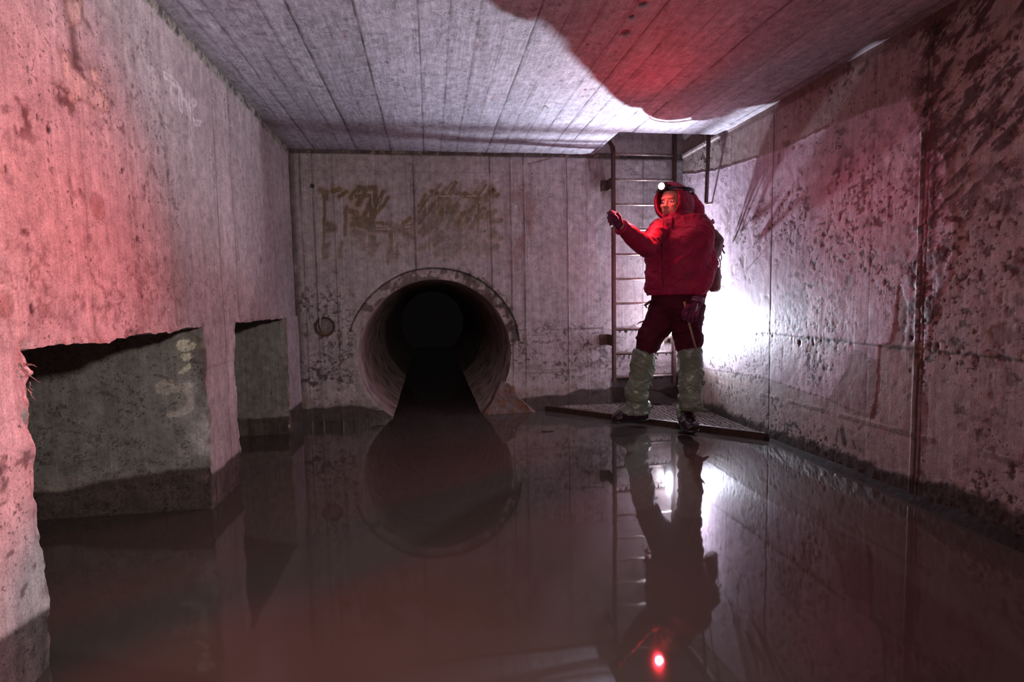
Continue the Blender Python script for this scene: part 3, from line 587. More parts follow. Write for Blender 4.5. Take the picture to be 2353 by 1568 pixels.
# --- ceiling slab with the access shaft, boards run front to back
s = Surf(); g = .0095
def keepC(u, v): return ~((u > HX) & (v > HY))
s.grid(rngs(XL-.03, XR+.03, .0065, HX), np.concatenate([rngs(-1.6, 1.2, .03)[:-1], rngs(1.2, D+.03, g, HY)]), lambda u, v: np.stack([u, v, u*0+H], 1), (0, 0, -1), 0, keepC)
s.grid(rngs(HX, XR+.02, .012), rngs(H, 3.0, .02), lambda u, v: np.stack([u, u*0+HY, v], 1), (0, 1, 0), 1)
s.grid(rngs(HY, D+.02, .012), rngs(H, 3.0, .02), lambda u, v: np.stack([u*0+HX, u, v], 1), (1, 0, 0), 1)
V, Q, N, T = s.done(); X, Y, Z = V.T; P2 = np.stack([X, Y], 1)
alb = np.tile(A([.415, .385, .435]), (len(V), 1)); wet = np.zeros(len(V)); dp = np.zeros(len(V))
edges = []; x = XL+.05; rb = random.Random(11)
seams_px = [(520, 0), (585, 0), (653, 0), (730, 0), (808, 0), (961, 0), (1036, 0), (1110, 0)]
edges = sorted([K_(*p)[0] for p in seams_px]+[-.88, -.80]+[.34+.117*i for i in range(15)])
tone = np.ones(len(V)); lvl = np.zeros(len(V))
for i, (a, b) in enumerate(zip([-9]+edges, edges+[9])):
    k = (X >= a) & (X < b); tone[k] = rb.uniform(.86, 1.1); lvl[k] = rb.uniform(-.0012, .0012)
alb *= tone[:, None]; alb *= (.84+.32*fbm(V, 2, 4, 303))[:, None]; dp += lvl
# wood grain relief left by the boards: rings bending round knots
qg = np.stack([X+.02*(fbm(V, 3, 2, 305)-.5), Y*.12, Z], 1); gr = np.sin(fbm(qg, 9, 3, 306)*120); alb *= (1+.045*gr)[:, None]; dp += .0006*gr
alb *= (.90+.2*fbm(V, 34, 3, 307, (1.6, .6, 1)))[:, None]
es = [(e, rb.choice((.002, .0025, .0035)), rb.choice((.35, .6, .9, 1.2))) for e in edges]
sm = seam(X, Y, es, V, .0035, .8, 301, .003); alb = mixc(alb, (.03, .018, .018), np.clip(sm*1.15, 0, .95)*(T == 0)); dp += .0025*sm
for (px, py, rr0) in ((888, 142, .010), (791, 83, .009), (791, 99, .004), (1251, 245, .016), (1258, 249, .012), (1073, 253, .009), (1345, 207, .012), (1103, 93, .008), (1104, 112, .006), (782, 183, .007), (1365, 221, .006), (1338, 222, .008), (1436, 75, .03), (1450, 40, .018), (1475, 10, .022), (1350, 104, .010), (1408, 165, .008)):
    c = K_(px, py); d = np.hypot(X-c[0], (Y-c[1])*.8)+.006*(fbm(V, 70, 2, 310)-.5); m = sst(rr0, rr0*.4, d); alb = mixc(alb, (.035, .02, .018), m*.9); dp += .006*m
for (px, py) in ((1102, 232), (1140, 222), (1345, 210), (790, 85), (1252, 245), (1100, 100)):
    c = K_(px, py); d = np.hypot(X-c[0], Y-c[1]); alb = mixc(alb, (.50, .30, .26), sst(.035, .0, d+.03*(fbm(V, 25, 2, 311)-.5))*.35)
for (px, py) in ((910, 15), (878, 100), (890, 180), (1195, 30)):
    c = K_(px, py); d = np.hypot((X-c[0]), (Y-c[1])*.5); m = sst(.05, .0, d); alb *= (1-.35*m*(.5+.5*np.sin(d*600)))[:, None]
m = speck(V, 30, .66, .72, 312); alb = mixc(alb, (.10, .06, .06), m*.5)
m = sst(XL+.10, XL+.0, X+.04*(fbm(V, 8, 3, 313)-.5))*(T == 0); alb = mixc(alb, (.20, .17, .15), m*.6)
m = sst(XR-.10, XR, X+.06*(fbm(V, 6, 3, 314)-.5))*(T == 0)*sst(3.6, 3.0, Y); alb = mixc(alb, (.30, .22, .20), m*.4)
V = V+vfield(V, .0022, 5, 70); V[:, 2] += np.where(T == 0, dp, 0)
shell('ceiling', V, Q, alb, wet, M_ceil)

# --- channel bed under the water
bm = bmesh.new(); box(bm, (.2, 1.7, -.36), (6.6, 12, .08)); fl = bm_obj('floor', bm, M_mud, smooth=False); fl['kind'] = 'structure'
# ------------------------------------------------------------------ things
# water surface (slightly swollen sheet), one object
xs = np.linspace(-2.62, 2.06, 60); ysw = np.linspace(-1.6, 4.36, 80)
U, W = np.meshgrid(xs, ysw, indexing='ij'); Vw = np.stack([U.ravel(), W.ravel(), 0*U.ravel()], 1); Vw[:, 2] = (fbm(Vw, 1.1, 2, 400)-.5)*.0012
idx = np.arange(4800).reshape(60, 80); Qw = np.stack([idx[:-1, :-1], idx[1:, :-1], idx[1:, 1:], idx[:-1, 1:]], -1).reshape(-1, 4)
me = from_arrays('water', Vw, Qw); wo = link('water', me, M_water)
bm = bmesh.new(); bm.from_mesh(me); vs = [bm.verts.new((x, y, 0)) for x, y in ((-.40, 4.34), (.47, 4.34), (.47, 10.8), (-.40, 10.8))]; bm.faces.new(vs); bm.to_mesh(me); bm.free()
for p in me.polygons: p.use_smooth = True
setp(wo, 'still murky brown water flooding the whole tunnel floor and reflecting the walls', 'water', kind='stuff')

# drain pipe: corrugated bore behind the end wall
n = 144; L = 6.5; yy = np.concatenate([np.linspace(0, 2.6, 620), np.linspace(2.7, L, 30)]); ny = len(yy); th = np.linspace(0, 2*math.pi, n, endpoint=False)
TH, YY = np.meshgrid(th, yy, indexing='ij'); RR = PR+.004+.0035*np.sin(YY*2*math.pi/.021)*sst(.03, .1, YY)*sst(2.6, 2.4, YY)
Vp = np.stack([PC[0]+RR*np.cos(TH), D+.004+YY, PC[1]+RR*np.sin(TH)], -1).reshape(-1, 3)
idx = np.arange(n*ny).reshape(n, ny); nx = np.roll(idx, -1, 0); Qp = np.stack([idx[:, :-1], nx[:, :-1], nx[:, 1:], idx[:, 1:]], -1).reshape(-1, 4)
Vp += vfield(Vp, .002, 6, 90)
M_pipe = simple('grimy_corrugated_concrete_pipe', (.42, .33, .32), .6, 0, 8, .5, .4, 90, (.16, .11, .10))
pipe = empty('drain_pipe', (PC[0], D, 0)); setp(pipe, 'large round drain pipe with ribbed bore opening low in the end wall', 'pipe')
link('pipe_bore', from_arrays('pipe_bore', Vp, Qp), M_pipe, pipe)
# mortar haunch broken away at the right foot of the pipe
def lump(name, c, r3, seed, mat, amp=.35, sub=4, parent=None, sc=6):
    bm = bmesh.new(); bmesh.ops.create_icosphere(bm, subdivisions=sub, radius=1); V = A([v.co[:] for v in bm.verts]); k = 1+amp*2*(fbm(V+seed, 1.6, 4, seed)-.5)
    for v, f in zip(bm.verts, k): v.co = Vector((v.co.x*r3[0]*f+c[0], v.co.y*r3[1]*f+c[1], v.co.z*r3[2]*f+c[2]))
    return bm_obj(name, bm, mat, parent)
M_haunch = simple('rust_stained_mortar', (.125, .10, .098), .7, 0, 14, .5, 1.0, 60, (.13, .055, .025), .3)
bm = bmesh.new(); wp = [PY(*p, D) for p in ((1108, 950), (1128, 925), (1140, 900), (1150, 878), (1158, 874), (1180, 885), (1186, 905), (1205, 925), (1228, 946))]
f_ = [bm.verts.new((p[0], D-.045*max(0, min(1, (.22-p[2])/.2)), p[2])) for p in wp]; b_ = [bm.verts.new((p[0], D+.03, p[2])) for p in wp]
lo_ = [bm.verts.new((wp[0][0], D-.05, -.08)), bm.verts.new((wp[-1][0], D-.05, -.08))]; lb_ = [bm.verts.new((wp[0][0], D+.03, -.08)), bm.verts.new((wp[-1][0], D+.03, -.08))]
F1 = [lo_[0]]+f_+[lo_[1]]; B1 = [lb_[0]]+b_+[lb_[1]]; bm.faces.new(F1); bm.faces.new(list(reversed(B1)))
for k in range(len(F1)): k2 = (k+1) % len(F1); bm.faces.new((F1[k], B1[k], B1[k2], F1[k2]))
me = remeshed(bm, .006, 3); V = getV(me); N = getN(me); V = V+N*((fbm(V, 14, 4, 410)-.5)*.02)[:, None]+N*((fbm(V, 45, 3, 412)-.5)*.008)[:, None]; setV(me, V)
setp(link('broken_mortar', me, M_haunch), 'rusty broken mortar wedge at the right foot of the round drain pipe', 'rubble')

# lifting loop in its round recess
hk = empty('lifting_loop', (HC[0], D, HC[1])); setp(hk, 'flat steel loop in a round rusty recess left of the drain pipe', 'hook')
bm = bmesh.new(); x0 = HC[0]-.018
pts = spline([(x0+.005, D+.045, HC[1]+.085), (x0, D-.015, HC[1]+.078), (x0-.005, D-.028, HC[1]+.045), (x0-.004, D-.02, HC[1]+.0), (x0+.004, D+.035, HC[1]-.03)], 6)
limb(bm, pts, (.017, .003), 8, ref=(1, 0, 0)); bm_obj('loop', bm, simple('bare_flat_steel', (.50, .42, .44), .45, .3, 40, .4, .4, 90, (.2, .12, .1)), hk)
bm = bmesh.new()
for k in range(48):
    pass
tor = [Vector((HC[0]+.066*math.cos(a), D+.018, HC[1]+.066*math.sin(a))) for a in [math.radians(-200+i*8) for i in range(28)]]
limb(bm, tor, .006, 8); bm_obj('rim', bm, M_rust, hk)

# ladder
LX, RX, LY = 1.405, 1.895, 4.18
lad = empty('wall_ladder', (LX, LY, .25)); setp(lad, 'steel wall ladder rising from the grating through the ceiling shaft behind the person', 'ladder')
def flat_rail(name, pts, w, t, mat=M_steel, parent=lad):
    bm = bmesh.new()
    for a, b in zip(pts[:-1], pts[1:]):
        a = Vector(a); b = Vector(b); q = (b-a).to_track_quat('Z', 'X').to_matrix(); box(bm, (a+b)/2, (w, t, (b-a).length+.006), q, .002)
    return bm_obj(name, bm, mat, parent, False)
flat_rail('rail', [(LX, LY, .235), (LX, LY, 1.98), (LX-.004, LY+.004, 2.03), (LX-.022, LY+.02, 2.07), (LX-.035, LY+.03, 2.11), (LX-.035, LY+.03, 2.75)], .024, .040)
flat_rail('rail', [(RX, LY, .20), (RX, LY, 2.75)], .024, .040)
for z in (.267, .455, .645, .843, 1.031, 1.22, 1.409, 1.599, 1.787, 1.976, 2.165, 2.354, 2.543):
    bm = bmesh.new(); limb(bm, [(LX-.005, LY, z+(.0)), (RX+.005, LY, z)], .0095, 14)
    ob = bm_obj('rung', bm, M_rung, lad)
# wall brackets
for z, mat, w in ((.556, M_rust, .085), (1.765, M_steel, .055)):
    bm = bmesh.new(); box(bm, (LX-.03, D-.012, z), (w, .014, .085), None, .003); box(bm, (LX-.005, (LY+D)/2, z), (.012, D-LY, .085), None, .002)
    for dx in (-.022,): bmesh.ops.create_cone(bm, cap_ends=True, segments=6, radius1=.011, radius2=.011, depth=.014, matrix=Matrix.Translation((LX-.035+dx*.2, D-.024, z)) @ Matrix.Rotation(math.pi/2, 4, 'X'))
    bm_obj('bracket', bm, mat, lad, False)
    bm = bmesh.new(); box(bm, (RX+.03, D-.012, z), (w, .014, .085), None, .003); box(bm, (RX+.005, (LY+D)/2, z), (.012, D-LY, .085), None, .002); bm_obj('bracket', bm, mat, lad, False)
# drips of rust and slime under the low rungs: ragged teeth
for z in (.645, .455, .267):
    rg = random.Random(int(z*1000)); bm = bmesh.new(); limb(bm, [(LX+.015, LY, z-.006), (RX-.015, LY, z-.006)], .0072, 10)
    for k in range(26):
        x = rg.uniform(LX+.02, RX-.02); l = rg.uniform(.004, .028)*(1 if rg.random() < .7 else 1.6)
        limb(bm, [(x, LY, z-.006), (x+rg.uniform(-.003, .003), LY, z-.008-l*.6), (x, LY, z-.008-l)], [rg.uniform(.004, .008), .004, .0018], 8)
    me = remeshed(bm, .003, 1); link('slime', me, M_mud, lad)
# grab bar hanging by the right wall
gb = empty('grab_bar', (2.0, 3.84, 1.55)); setp(gb, 'dark vertical steel grab bar hanging from the ceiling shaft at the right wall', 'handrail')
flat_rail('bar', [(1.995, 3.835, 2.72), (1.995, 3.838, 1.95), (1.988, 3.85, 1.56)], .016, .028, M_steel, gb)
bm = bmesh.new(); limb(bm, [(1.985, 3.85, 1.552), (XR+.01, 3.85, 1.560)], .010, 10); bm_obj('fixing', bm, M_rung, gb)

# triangular grating in the corner
GZ = .032; ga = A([.885, 4.325]); gb2 = A([2.028, 3.15]); gc = A([2.028, 4.325])
gr = empty('floor_grating', (1.7, 4.0, 0)); setp(gr, 'triangular steel mesh grating just above the water in the far right corner', 'grating')
bm = bmesh.new()
def bar(p, q, w, h, z):
    p = A(p); q = A(q); d = q-p; l = np.hypot(*d); a = math.atan2(d[1], d[0])
    box(bm, ((p[0]+q[0])/2, (p[1]+q[1])/2, z), (l, w, h), Matrix.Rotation(a, 3, 'Z'))
bar(ga, gb2, .008, .048, GZ-.018); bar(ga+[.01, .008], gb2+[.0, .01], .03, .006, GZ+.004); bm_obj('edge_angle', bm, M_black2, gr, False)
bm = bmesh.new()
def clip(p, d):
    """clip infinite line to triangle"""
    tri_ = [ga, gb2, gc]; ts = []
    for i in range(3):
        a = tri_[i]; e = tri_[(i+1) % 3]-a; den = d[0]*e[1]-d[1]*e[0]
        if abs(den) < 1e-9: continue
        w_ = a-p; t = (w_[0]*e[1]-w_[1]*e[0])/den; u_ = (w_[0]*d[1]-w_[1]*d[0])/den
        if -1e-6 <= u_ <= 1+1e-6: ts.append(t)
    return (min(ts), max(ts)) if len(ts) >= 2 and max(ts)-min(ts) > .01 else None
for ang_, sp_ in ((-5.4, .037), (-92, .037)):
    d = A([math.cos(math.radians(ang_)), math.sin(math.radians(ang_))]); nrm_ = A([-d[1], d[0]]); c0 = (ga+gb2+gc)/3
    for k in range(-60, 60):
        p = c0+nrm_*k*sp_; ts = clip(p, d)
        if ts: bar(p+d*ts[0], p+d*ts[1], .0038, .010, GZ)
bm_obj('mesh_panel', bm, M_grate, gr, False)
# black silt heaped on the grating against the walls and a wet silt kerb along the right wall
def silt(name, path, wr, seed, label):
    bm = bmesh.new()
    for (x, y, z, r, h) in path: bmesh.ops.create_icosphere(bm, subdivisions=3, radius=1, matrix=Matrix.Translation((x, y, z)) @ Matrix.Diagonal((r, r*.7, h, 1)))
    me = remeshed(bm, .010, 3); V = getV(me); N = getN(me); V = V+N*((fbm(V, 22, 4, seed)-.5)*wr)[:, None]; setV(me, V)
    setp(link(name, me, M_mud), label, 'silt', kind='stuff')
rg = random.Random(3)
xh = np.linspace(1.40, XR+.01, 160); VH = []
for t_ in range(22):
    f_ = t_/21; pr = np.stack([xh, xh*0+f_*.2, xh*0], 1); hh = (.028+.085*np.exp(-((xh-1.78)/.13)**2))*(.75+.5*fbm(pr, 6, 3, 431)); wd = .10+.10*np.exp(-((xh-1.8)/.2)**2)
    VH.append(np.stack([xh, D+.01-wd*f_, GZ-.02+hh*(1-f_**1.5)+(fbm(pr, 30, 4, 432)-.5)*.022*(1-f_*.6)], 1))
VH = np.stack(VH, 1).reshape(-1, 3); ih = np.arange(160*22).reshape(160, 22); QH = np.stack([ih[:-1, :-1], ih[:-1, 1:], ih[1:, 1:], ih[1:, :-1]], -1).reshape(-1, 4)
setp(link('silt_heap', from_arrays('silt_heap', VH, QH), M_silt), 'black silt heaped on the grating against the end wall behind the boots', 'silt', kind='stuff')
yk = np.linspace(3.16, -.9, 500); nk = 14; VK = []
for t_ in range(nk):
    f_ = t_/(nk-1); pr = np.stack([yk*0+t_*.01, yk, yk*0], 1); wd = (.035+.028*(3.2-yk)/2)*(.75+.6*fbm(pr, 3, 3, 421)); ht = (.022+.011*(3.2-yk))*(.7+.7*fbm(pr, 4, 3, 422))
    VK.append(np.stack([XR+.01-wd*f_*1.15, yk, ht*(1-f_**1.6)-.012*f_+(fbm(pr, 40, 4, 423)-.5)*.010*(1-f_)], 1))
VK = np.stack(VK, 1).reshape(-1, 3); VK = np.vstack([VK]); ik = np.arange(500*nk).reshape(500, nk)
QK = np.stack([ik[:-1, :-1], ik[:-1, 1:], ik[1:, 1:], ik[1:, :-1]], -1).reshape(-1, 4)
setp(link('silt_kerb', from_arrays('silt_kerb', VK, QK), M_silt), 'wet black silt kerb along the waterline of the right wall', 'silt', kind='stuff')
for i in range(9):
    x, y = 1.55+rg.random()*.35, 4.05+rg.random()*.15
    o = lump('stone_lump', (x, y, GZ+.016), (.013+rg.random()*.008, .012, .008), 500+i, M_silt, .5, 3)
    setp(o, 'small dark lump of debris on the grating behind the boots', 'debris', 'dark debris lumps on the grating')
# floating leaf
lf = PY(1258, 991, 3.7); lc = at(1258, 991, 2, 0.004)
bm = bmesh.new(); vs = []
out = [(-.045, 0), (-.02, .016), (.012, .019), (.04, .006), (.05, 0), (.03, -.012), (-.005, -.018), (-.03, -.010)]
mid = bm.verts.new((lc[0], lc[1], .006)); ring_ = [bm.verts.new((lc[0]+x, lc[1]+y, .003)) for x, y in out]
for i in range(8): bm.faces.new((mid, ring_[i], ring_[(i+1) % 8]))
r_ = bmesh.ops.solidify(bm, geom=bm.faces[:], thickness=.0012)
setp(bm_obj('floating_leaf', bm, M_leaf), 'pale dead leaf floating on the water in front of the grating', 'leaf')
# dangling roots at the near jamb of the first opening
bm = bmesh.new(); rg = random.Random(9)
for k in range(12):
    y0 = O1[0]-.014+rg.uniform(-.01, .006); z0 = .768-rg.random()**1.5*.07; p = Vector((XL+.004+rg.uniform(-.006, .01), y0, z0)); pts = [p]; dr = Vector((rg.uniform(-.15, .3), rg.uniform(.4, 1.0), rg.uniform(-.8, .35)))
    for j in range(6): pts.append(pts[-1]+dr*.005+Vector((rg.uniform(-1, 1), rg.uniform(-1, 1), rg.uniform(-1, 1)))*.003)
    limb(bm, pts, [.0011]*3+[.0008]*3+[.0005], 6)
setp(bm_obj('root_tuft', bm, simple('pale_roots', (.42, .24, .22), .7, 0, 60, .4, .2)), 'small tuft of rootlets at the top corner of the near side opening', 'roots')
# ------------------------------------------------------------------ the person, built as cloth and body volumes
HL = Vector((1.505, 3.505, 1.604)); HF = Vector((-.80, -.60, -.06)).normalized()
def V3(*a): return Vector(a)
def pv(px, py, y): return Vector(PY(px, py, y))
per = empty('person', (1.62, 3.52, GZ)); setp(per, 'person in dark red hooded jacket and green waders one hand raised, headlamp lit', 'person')
BF = Vector((-.60, -.80, 0)).normalized(); BS = Vector((.80, -.60, 0)).normalized()      # body front, and the person's left (right in the photo)
# joints
hipc = V3(1.625, 3.52, .86)
sh_r = V3(1.525, 3.545, 1.345); sh_l = pv(1604, 540, 3.47)
el_r = pv(1483, 569, 3.32); wr_r = pv(1424, 519, 3.205)
el_l = pv(1623, 608, 3.46); wr_l = pv(1606, 680, 3.36)
kn_r = pv(1483, 792, 3.58); an_r = pv(1463, 930, 3.66)
kn_l = pv(1585, 797, 3.44); an_l = pv(1588, 940, 3.40)
def sec(c, ra, rb, F_=BF, S_=BS): return (c, S_*ra, F_*rb)
# ---- jacket
def torso(bm, k=0):
    cx = lambda px, z, y: V3((px-0), y, z)
    S = []
    for (pl, pr, py, y, rb) in ((1494, 1612, 672, 3.52, .135), (1493, 1613, 655, 3.52, .140), (1496, 1614, 625, 3.52, .135), (1496, 1618, 590, 3.53, .135), (1496, 1622, 555, 3.54, .140), (1498, 1623, 540, 3.55, .135), (1501, 1620, 525, 3.56, .120), (1507, 1617, 512, 3.57, .10), (1520, 1606, 500, 3.57, .08)):
        a = pv(pl, py, y); b = pv(pr, py, y); c = (a+b)/2; hw = (b-a).length/2
        ra = math.sqrt(max(hw**2-(rb*abs(BF.x))**2, .0009))/abs(BS.x)
        S.append(sec(c, ra-k, rb-k))
    loft(bm, S, 48, p=2.3)
bm = bmesh.new(); torso(bm)
# hem pushed out a little, raised arm, hanging arm
limb(bm, [sh_r+V3(.06, -.03, .0), sh_r, (sh_r+el_r)/2+V3(0, .01, -.005), el_r, el_r+(wr_r-el_r)*.12, (el_r+wr_r)/2, el_r+(wr_r-el_r)*.78, el_r+(wr_r-el_r)*.90], [.070, .068, .062, .058, .057, .050, .042, .041], 24)
limb(bm, [sh_l+V3(-.06, .04, .0), sh_l, (sh_l+el_l)/2, el_l, (el_l+wr_l)/2, wr_l+V3(.0, 0, .03), wr_l+V3(0, 0, .012)], [.070, .066, .066, .066, .058, .046, .043], 24)
# shoulders slope
limb(bm, [sh_r+V3(.02, 0, -.01), V3(1.655, 3.56, 1.375), sh_l+V3(-.02, 0, -.01)], [.06, .075, .06], 20)
jk = remeshed(bm, .0075, 4)
crease(jk, .009, 5, 4, 601, Matrix.Rotation(.4, 3, 'Y'), (1, 1, 1.7)); crease(jk, .005, 11, 5, 603, Matrix.Rotation(-.5, 3, 'Y'), (1, 1, 1.6)); wrinkle(jk, .002, 22, (1, 1, 1.6), 602); wrinkle(jk, .010, 4, (1, 1, 1), 605, False)
jacket = link('jacket', jk, M_jacket, per)
# hem band, zip, pocket flap, cuffs
bm = bmesh.new()
a = pv(1490, 672, 3.52); b = pv(1614, 672, 3.52); c = (a+b)/2
loft(bm, [sec(c+V3(0, 0, -.018), .185, .142), sec(c+V3(0, 0, .012), .190, .146)], 48, p=2.3)
hem = remeshed(bm, .006, 2); wrinkle(hem, .004, 18, (1, 1, .3), 610); link('hem_band', hem, M_jacket, jacket)
bm = bmesh.new(); pts = [pv(1537, y_, 3.52)+BF*.150 for y_ in (500, 540, 580, 620, 660)]; limb(bm, pts, (.0022, .0015), 8); bm_obj('zip', bm, M_pack, jacket)
for (w_, e_, r_) in ((wr_r, el_r, .046), (wr_l, el_l, .045)):
    d = (e_-w_).normalized(); q = w_+d*((e_-w_).length*.085 if w_ is wr_r else .018); bm = bmesh.new(); limb(bm, [q-d*.012, q-d*.010, q+d*.012, q+d*.014], [r_*.86, r_, r_, r_*.86], 24); cf = remeshed(bm, .005, 1); wrinkle(cf, .002, 40, (1, 1, 1), 611); link('cuff', cf, M_jacket, jacket)
# light rubbed patch on the sleeve side
bm = bmesh.new(); q = pv(1594, 600, 3.37); box(bm, q+V3(0, -.0, 0), (.018, .006, .055), Matrix.Rotation(.5, 3, 'Z'), .003); bm_obj('sleeve_patch', bm, simple('faded_patch', (.22, .06, .05), .7, 0, 40, .3, .2), jacket)
# ---- body: head, neck, hands (one continuous surface with torso core and legs)
hc = V3(1.622, 3.597, 1.510)                     # head centre
HFh = Vector((-.80, -.60, -.02)).normalized(); HS = Vector((.60, -.80, 0)).normalized(); HU = HFh.cross(HS)*-1
if HU.z < 0: HU = -HU
def hp(f, s_, u_): return hc+HFh*f+HS*s_+HU*u_
RH = Matrix((HFh, HS, HU)).transposed()
bm = bmesh.new()
ell(bm, hp(-.012, 0, .030), .098, .076, .088, RH); ell(bm, hp(.030, 0, -.040), .060, .060, .075, RH); ell(bm, hp(.048, 0, -.082), .034, .036, .026, RH)   # skull, face, chin
ell(bm, hp(.072, 0, .030), .020, .050, .014, RH)                                                            # brow
limb(bm, [hp(.082, 0, .018), hp(.094, 0, -.006), hp(.108, 0, -.026), hp(.092, 0, -.036)], [.008, .010, .0135, .010], 12)   # nose
for sg in (-1, 1):
    ell(bm, hp(.096, .011*sg, -.030), .009, .007, .007, RH); ell(bm, hp(.056, .040*sg, -.018), .026, .020, .020, RH); ell(bm, hp(-.004, .077*sg, -.002), .019, .008, .030, RH)
ell(bm, hp(.086, 0, -.054), .012, .022, .006, RH); ell(bm, hp(.084, 0, -.063), .012, .019, .006, RH)
limb(bm, [hp(-.02, 0, -.05), V3(1.645, 3.585, 1.40), V3(1.66, 3.57, 1.32)], [.056, .056, .070], 20)
torso(bm, .03)
limb(bm, [sh_r, el_r, wr_r], [.045, .036, .024], 16); limb(bm, [sh_l, el_l, wr_l], [.045, .036, .024], 16)
for (h, k, a) in ((V3(1.545, 3.56, .85), kn_r, an_r), (V3(1.70, 3.47, .85), kn_l, an_l)): limb(bm, [h, k, a, a+V3(0, 0, -.05)], [.075, .05, .035, .035], 20)
limb(bm, [V3(1.58, 3.55, .86), V3(1.67, 3.49, .86)], .08, 20)
# right hand raised, fingers curled in front of the palm
def q_(x, y, Y): return pv(x, y, Y+.035)
def raised_hand(bm, k):
    limb(bm, [wr_r+(el_r-wr_r)*.12, wr_r, q_(1420, 511, 3.155), q_(1417, 502, 3.145), q_(1412, 493, 3.14)], [(.024*k, .022*k), (.025*k, .021*k), (.029*k, .020*k), (.031*k, .018*k), (.026*k, .015*k)], 18, ref=(0, 1, 0))
    for (xa, ya, xb, yb, xc, yc, r) in ((1410, 490, 1402, 486.5, 1398.5, 490, .0100), (1411, 495, 1401, 495, 1398.5, 501, .0100), (1413, 500, 1402, 502.5, 1400.5, 508.5, .0095), (1416, 506, 1405, 510, 1403.5, 516, .0086)):
        limb(bm, [q_(xa+4, ya+3, 3.145), q_(xa, ya, 3.118), q_(xb, yb, 3.098), q_(xc, yc, 3.106), q_(xc+2.5, yc+3.5, 3.128)], [r*k*1.12, r*k*1.05, r*k, r*k*.97, r*k*.75], 12)
    limb(bm, [q_(1419, 507, 3.15), q_(1415, 500, 3.108), q_(1409, 493.5, 3.085), q_(1404, 491, 3.083)], [.014*k, .012*k, .0108*k, .0085*k], 12)
raised_hand(bm, .72)
bd = remeshed(bm, .0042, 2)
body = link('body', bd, M_skin, per)
for sg in (-1, 1):
    e = hp(.0735, .031*sg, .006); bm = bmesh.new(); ell(bm, e, .0105, .0135, .0062, RH); eo = bm_obj('eye', bm, M_eye, body)
    bm = bmesh.new(); ell(bm, e+HFh*.0072, .0042, .0054, .0054, RH); bm_obj('iris', bm, M_iris, eo)
bm = bmesh.new(); limb(bm, [hp(.092, -.020, -.059), hp(.098, -.008, -.056), hp(.099, 0, -.057), hp(.098, .008, -.056), hp(.092, .020, -.059)], [.001, .0035, .004, .0035, .001], 8); bm_obj('lips', bm, M_lip, body)
# ---- hood
bm = bmesh.new()
def hs(f0, ry, rz, up, tilt=0): return (hp(f0, 0, up), HS*ry, HU*rz)
outer = [hs(.082, .088, .105, .012), hs(.06, .104, .122, .010), hs(.02, .112, .128, .006), hs(-.04, .115, .126, .0), hs(-.09, .105, .115, -.018), hs(-.125, .080, .090, -.045), hs(-.150, .045, .055, -.075)]
n = 40; rings = []
for c, a, b in outer: rings.append([bm.verts.new(c+a*math.cos(2*math.pi*k/n)+b*math.sin(2*math.pi*k/n)) for k in range(n)])
for i in range(len(rings)-1):
    for k in range(n): bm.faces.new((rings[i][k], rings[i][(k+1) % n], rings[i+1][(k+1) % n], rings[i+1][k]))
bm.faces.new(rings[-1])
bmesh.ops.recalc_face_normals(bm, faces=bm.faces); bmesh.ops.solidify(bm, geom=bm.faces[:], thickness=.010)
# collar cape falling on the shoulders and the drooping back of the hood
loft(bm, [sec(V3(1.655, 3.575, 1.345), .150, .105), sec(V3(1.645, 3.58, 1.395), .112, .10), sec(V3(1.64, 3.585, 1.44), .085, .090)], 40)
limb(bm, [pv(1584, 450, 3.66), pv(1588, 466, 3.67), pv(1600, 482, 3.67), pv(1602, 498, 3.64)], [.040, .050, .052, .045], 20)
hd = remeshed(bm, .0065, 2); wrinkle(hd, .004, 10, (1, 1, 1), 620); wrinkle(hd, .0025, 26, (1, 1, 1), 621); link('hood', hd, M_jacket, per)
# ---- trousers
bm = bmesh.new()
loft(bm, [sec(V3(1.625, 3.52, .93), .160, .115), sec(V3(1.625, 3.52, .86), .168, .125), sec(V3(1.625, 3.52, .79), .165, .120), sec(V3(1.625, 3.52, .745), .13, .09)], 40, p=2.3)
def leg(bm, rows, y0, y1, z0=None):
    pts = []; rad = []
    for i, (pl, pr, py) in enumerate(rows):
        y = y0+(y1-y0)*i/(len(rows)-1); a = pv(pl, py, y); b = pv(pr, py, y); pts.append((a+b)/2); rad.append(((b-a).length/2, (b-a).length/2*1.05))
    limb(bm, pts, rad, 28, ref=(0, 1, 0))
leg(bm, [(1500, 1552, 700), (1490, 1548, 722), (1482, 1543, 745), (1473, 1528, 765), (1464, 1516, 785), (1463, 1508, 802), (1464, 1504, 815)], 3.56, 3.59)
leg(bm, [(1540, 1618, 700), (1540, 1613, 722), (1546, 1610, 745), (1550, 1609, 765), (1554, 1611, 782), (1558, 1608, 800), (1562, 1606, 815)], 3.48, 3.44)
tr = remeshed(bm, .0075, 3); crease(tr, .010, 8, 4, 630, Matrix.Rotation(.5, 3, 'Y'), (1, 1, 1.8)); wrinkle(tr, .003, 24, (1, 1, 1.8), 631); trousers = link('trousers', tr, M_trous, per)
# hanging tabs and straps at hips and thighs
for nm, pts, rr in (('strap', [(1503, 690, 3.54), (1492, 695, 3.53), (1482, 702, 3.53), (1487, 708, 3.53)], .010), ('strap', [(1480, 738, 3.55), (1470, 741, 3.55), (1464, 745, 3.55)], .004), ('strap', [(1608, 736, 3.46), (1614, 742, 3.46), (1617, 748, 3.46)], .0045), ('strap', [(1497, 704, 3.54), (1490, 716, 3.54), (1484, 728, 3.54)], .006)):
    bm = bmesh.new(); limb(bm, [pv(*p) for p in pts], [rr]*(len(pts)-1)+[rr*.4], 8); bm_obj(nm, bm, M_steel if rr < .005 else M_pack, trousers)
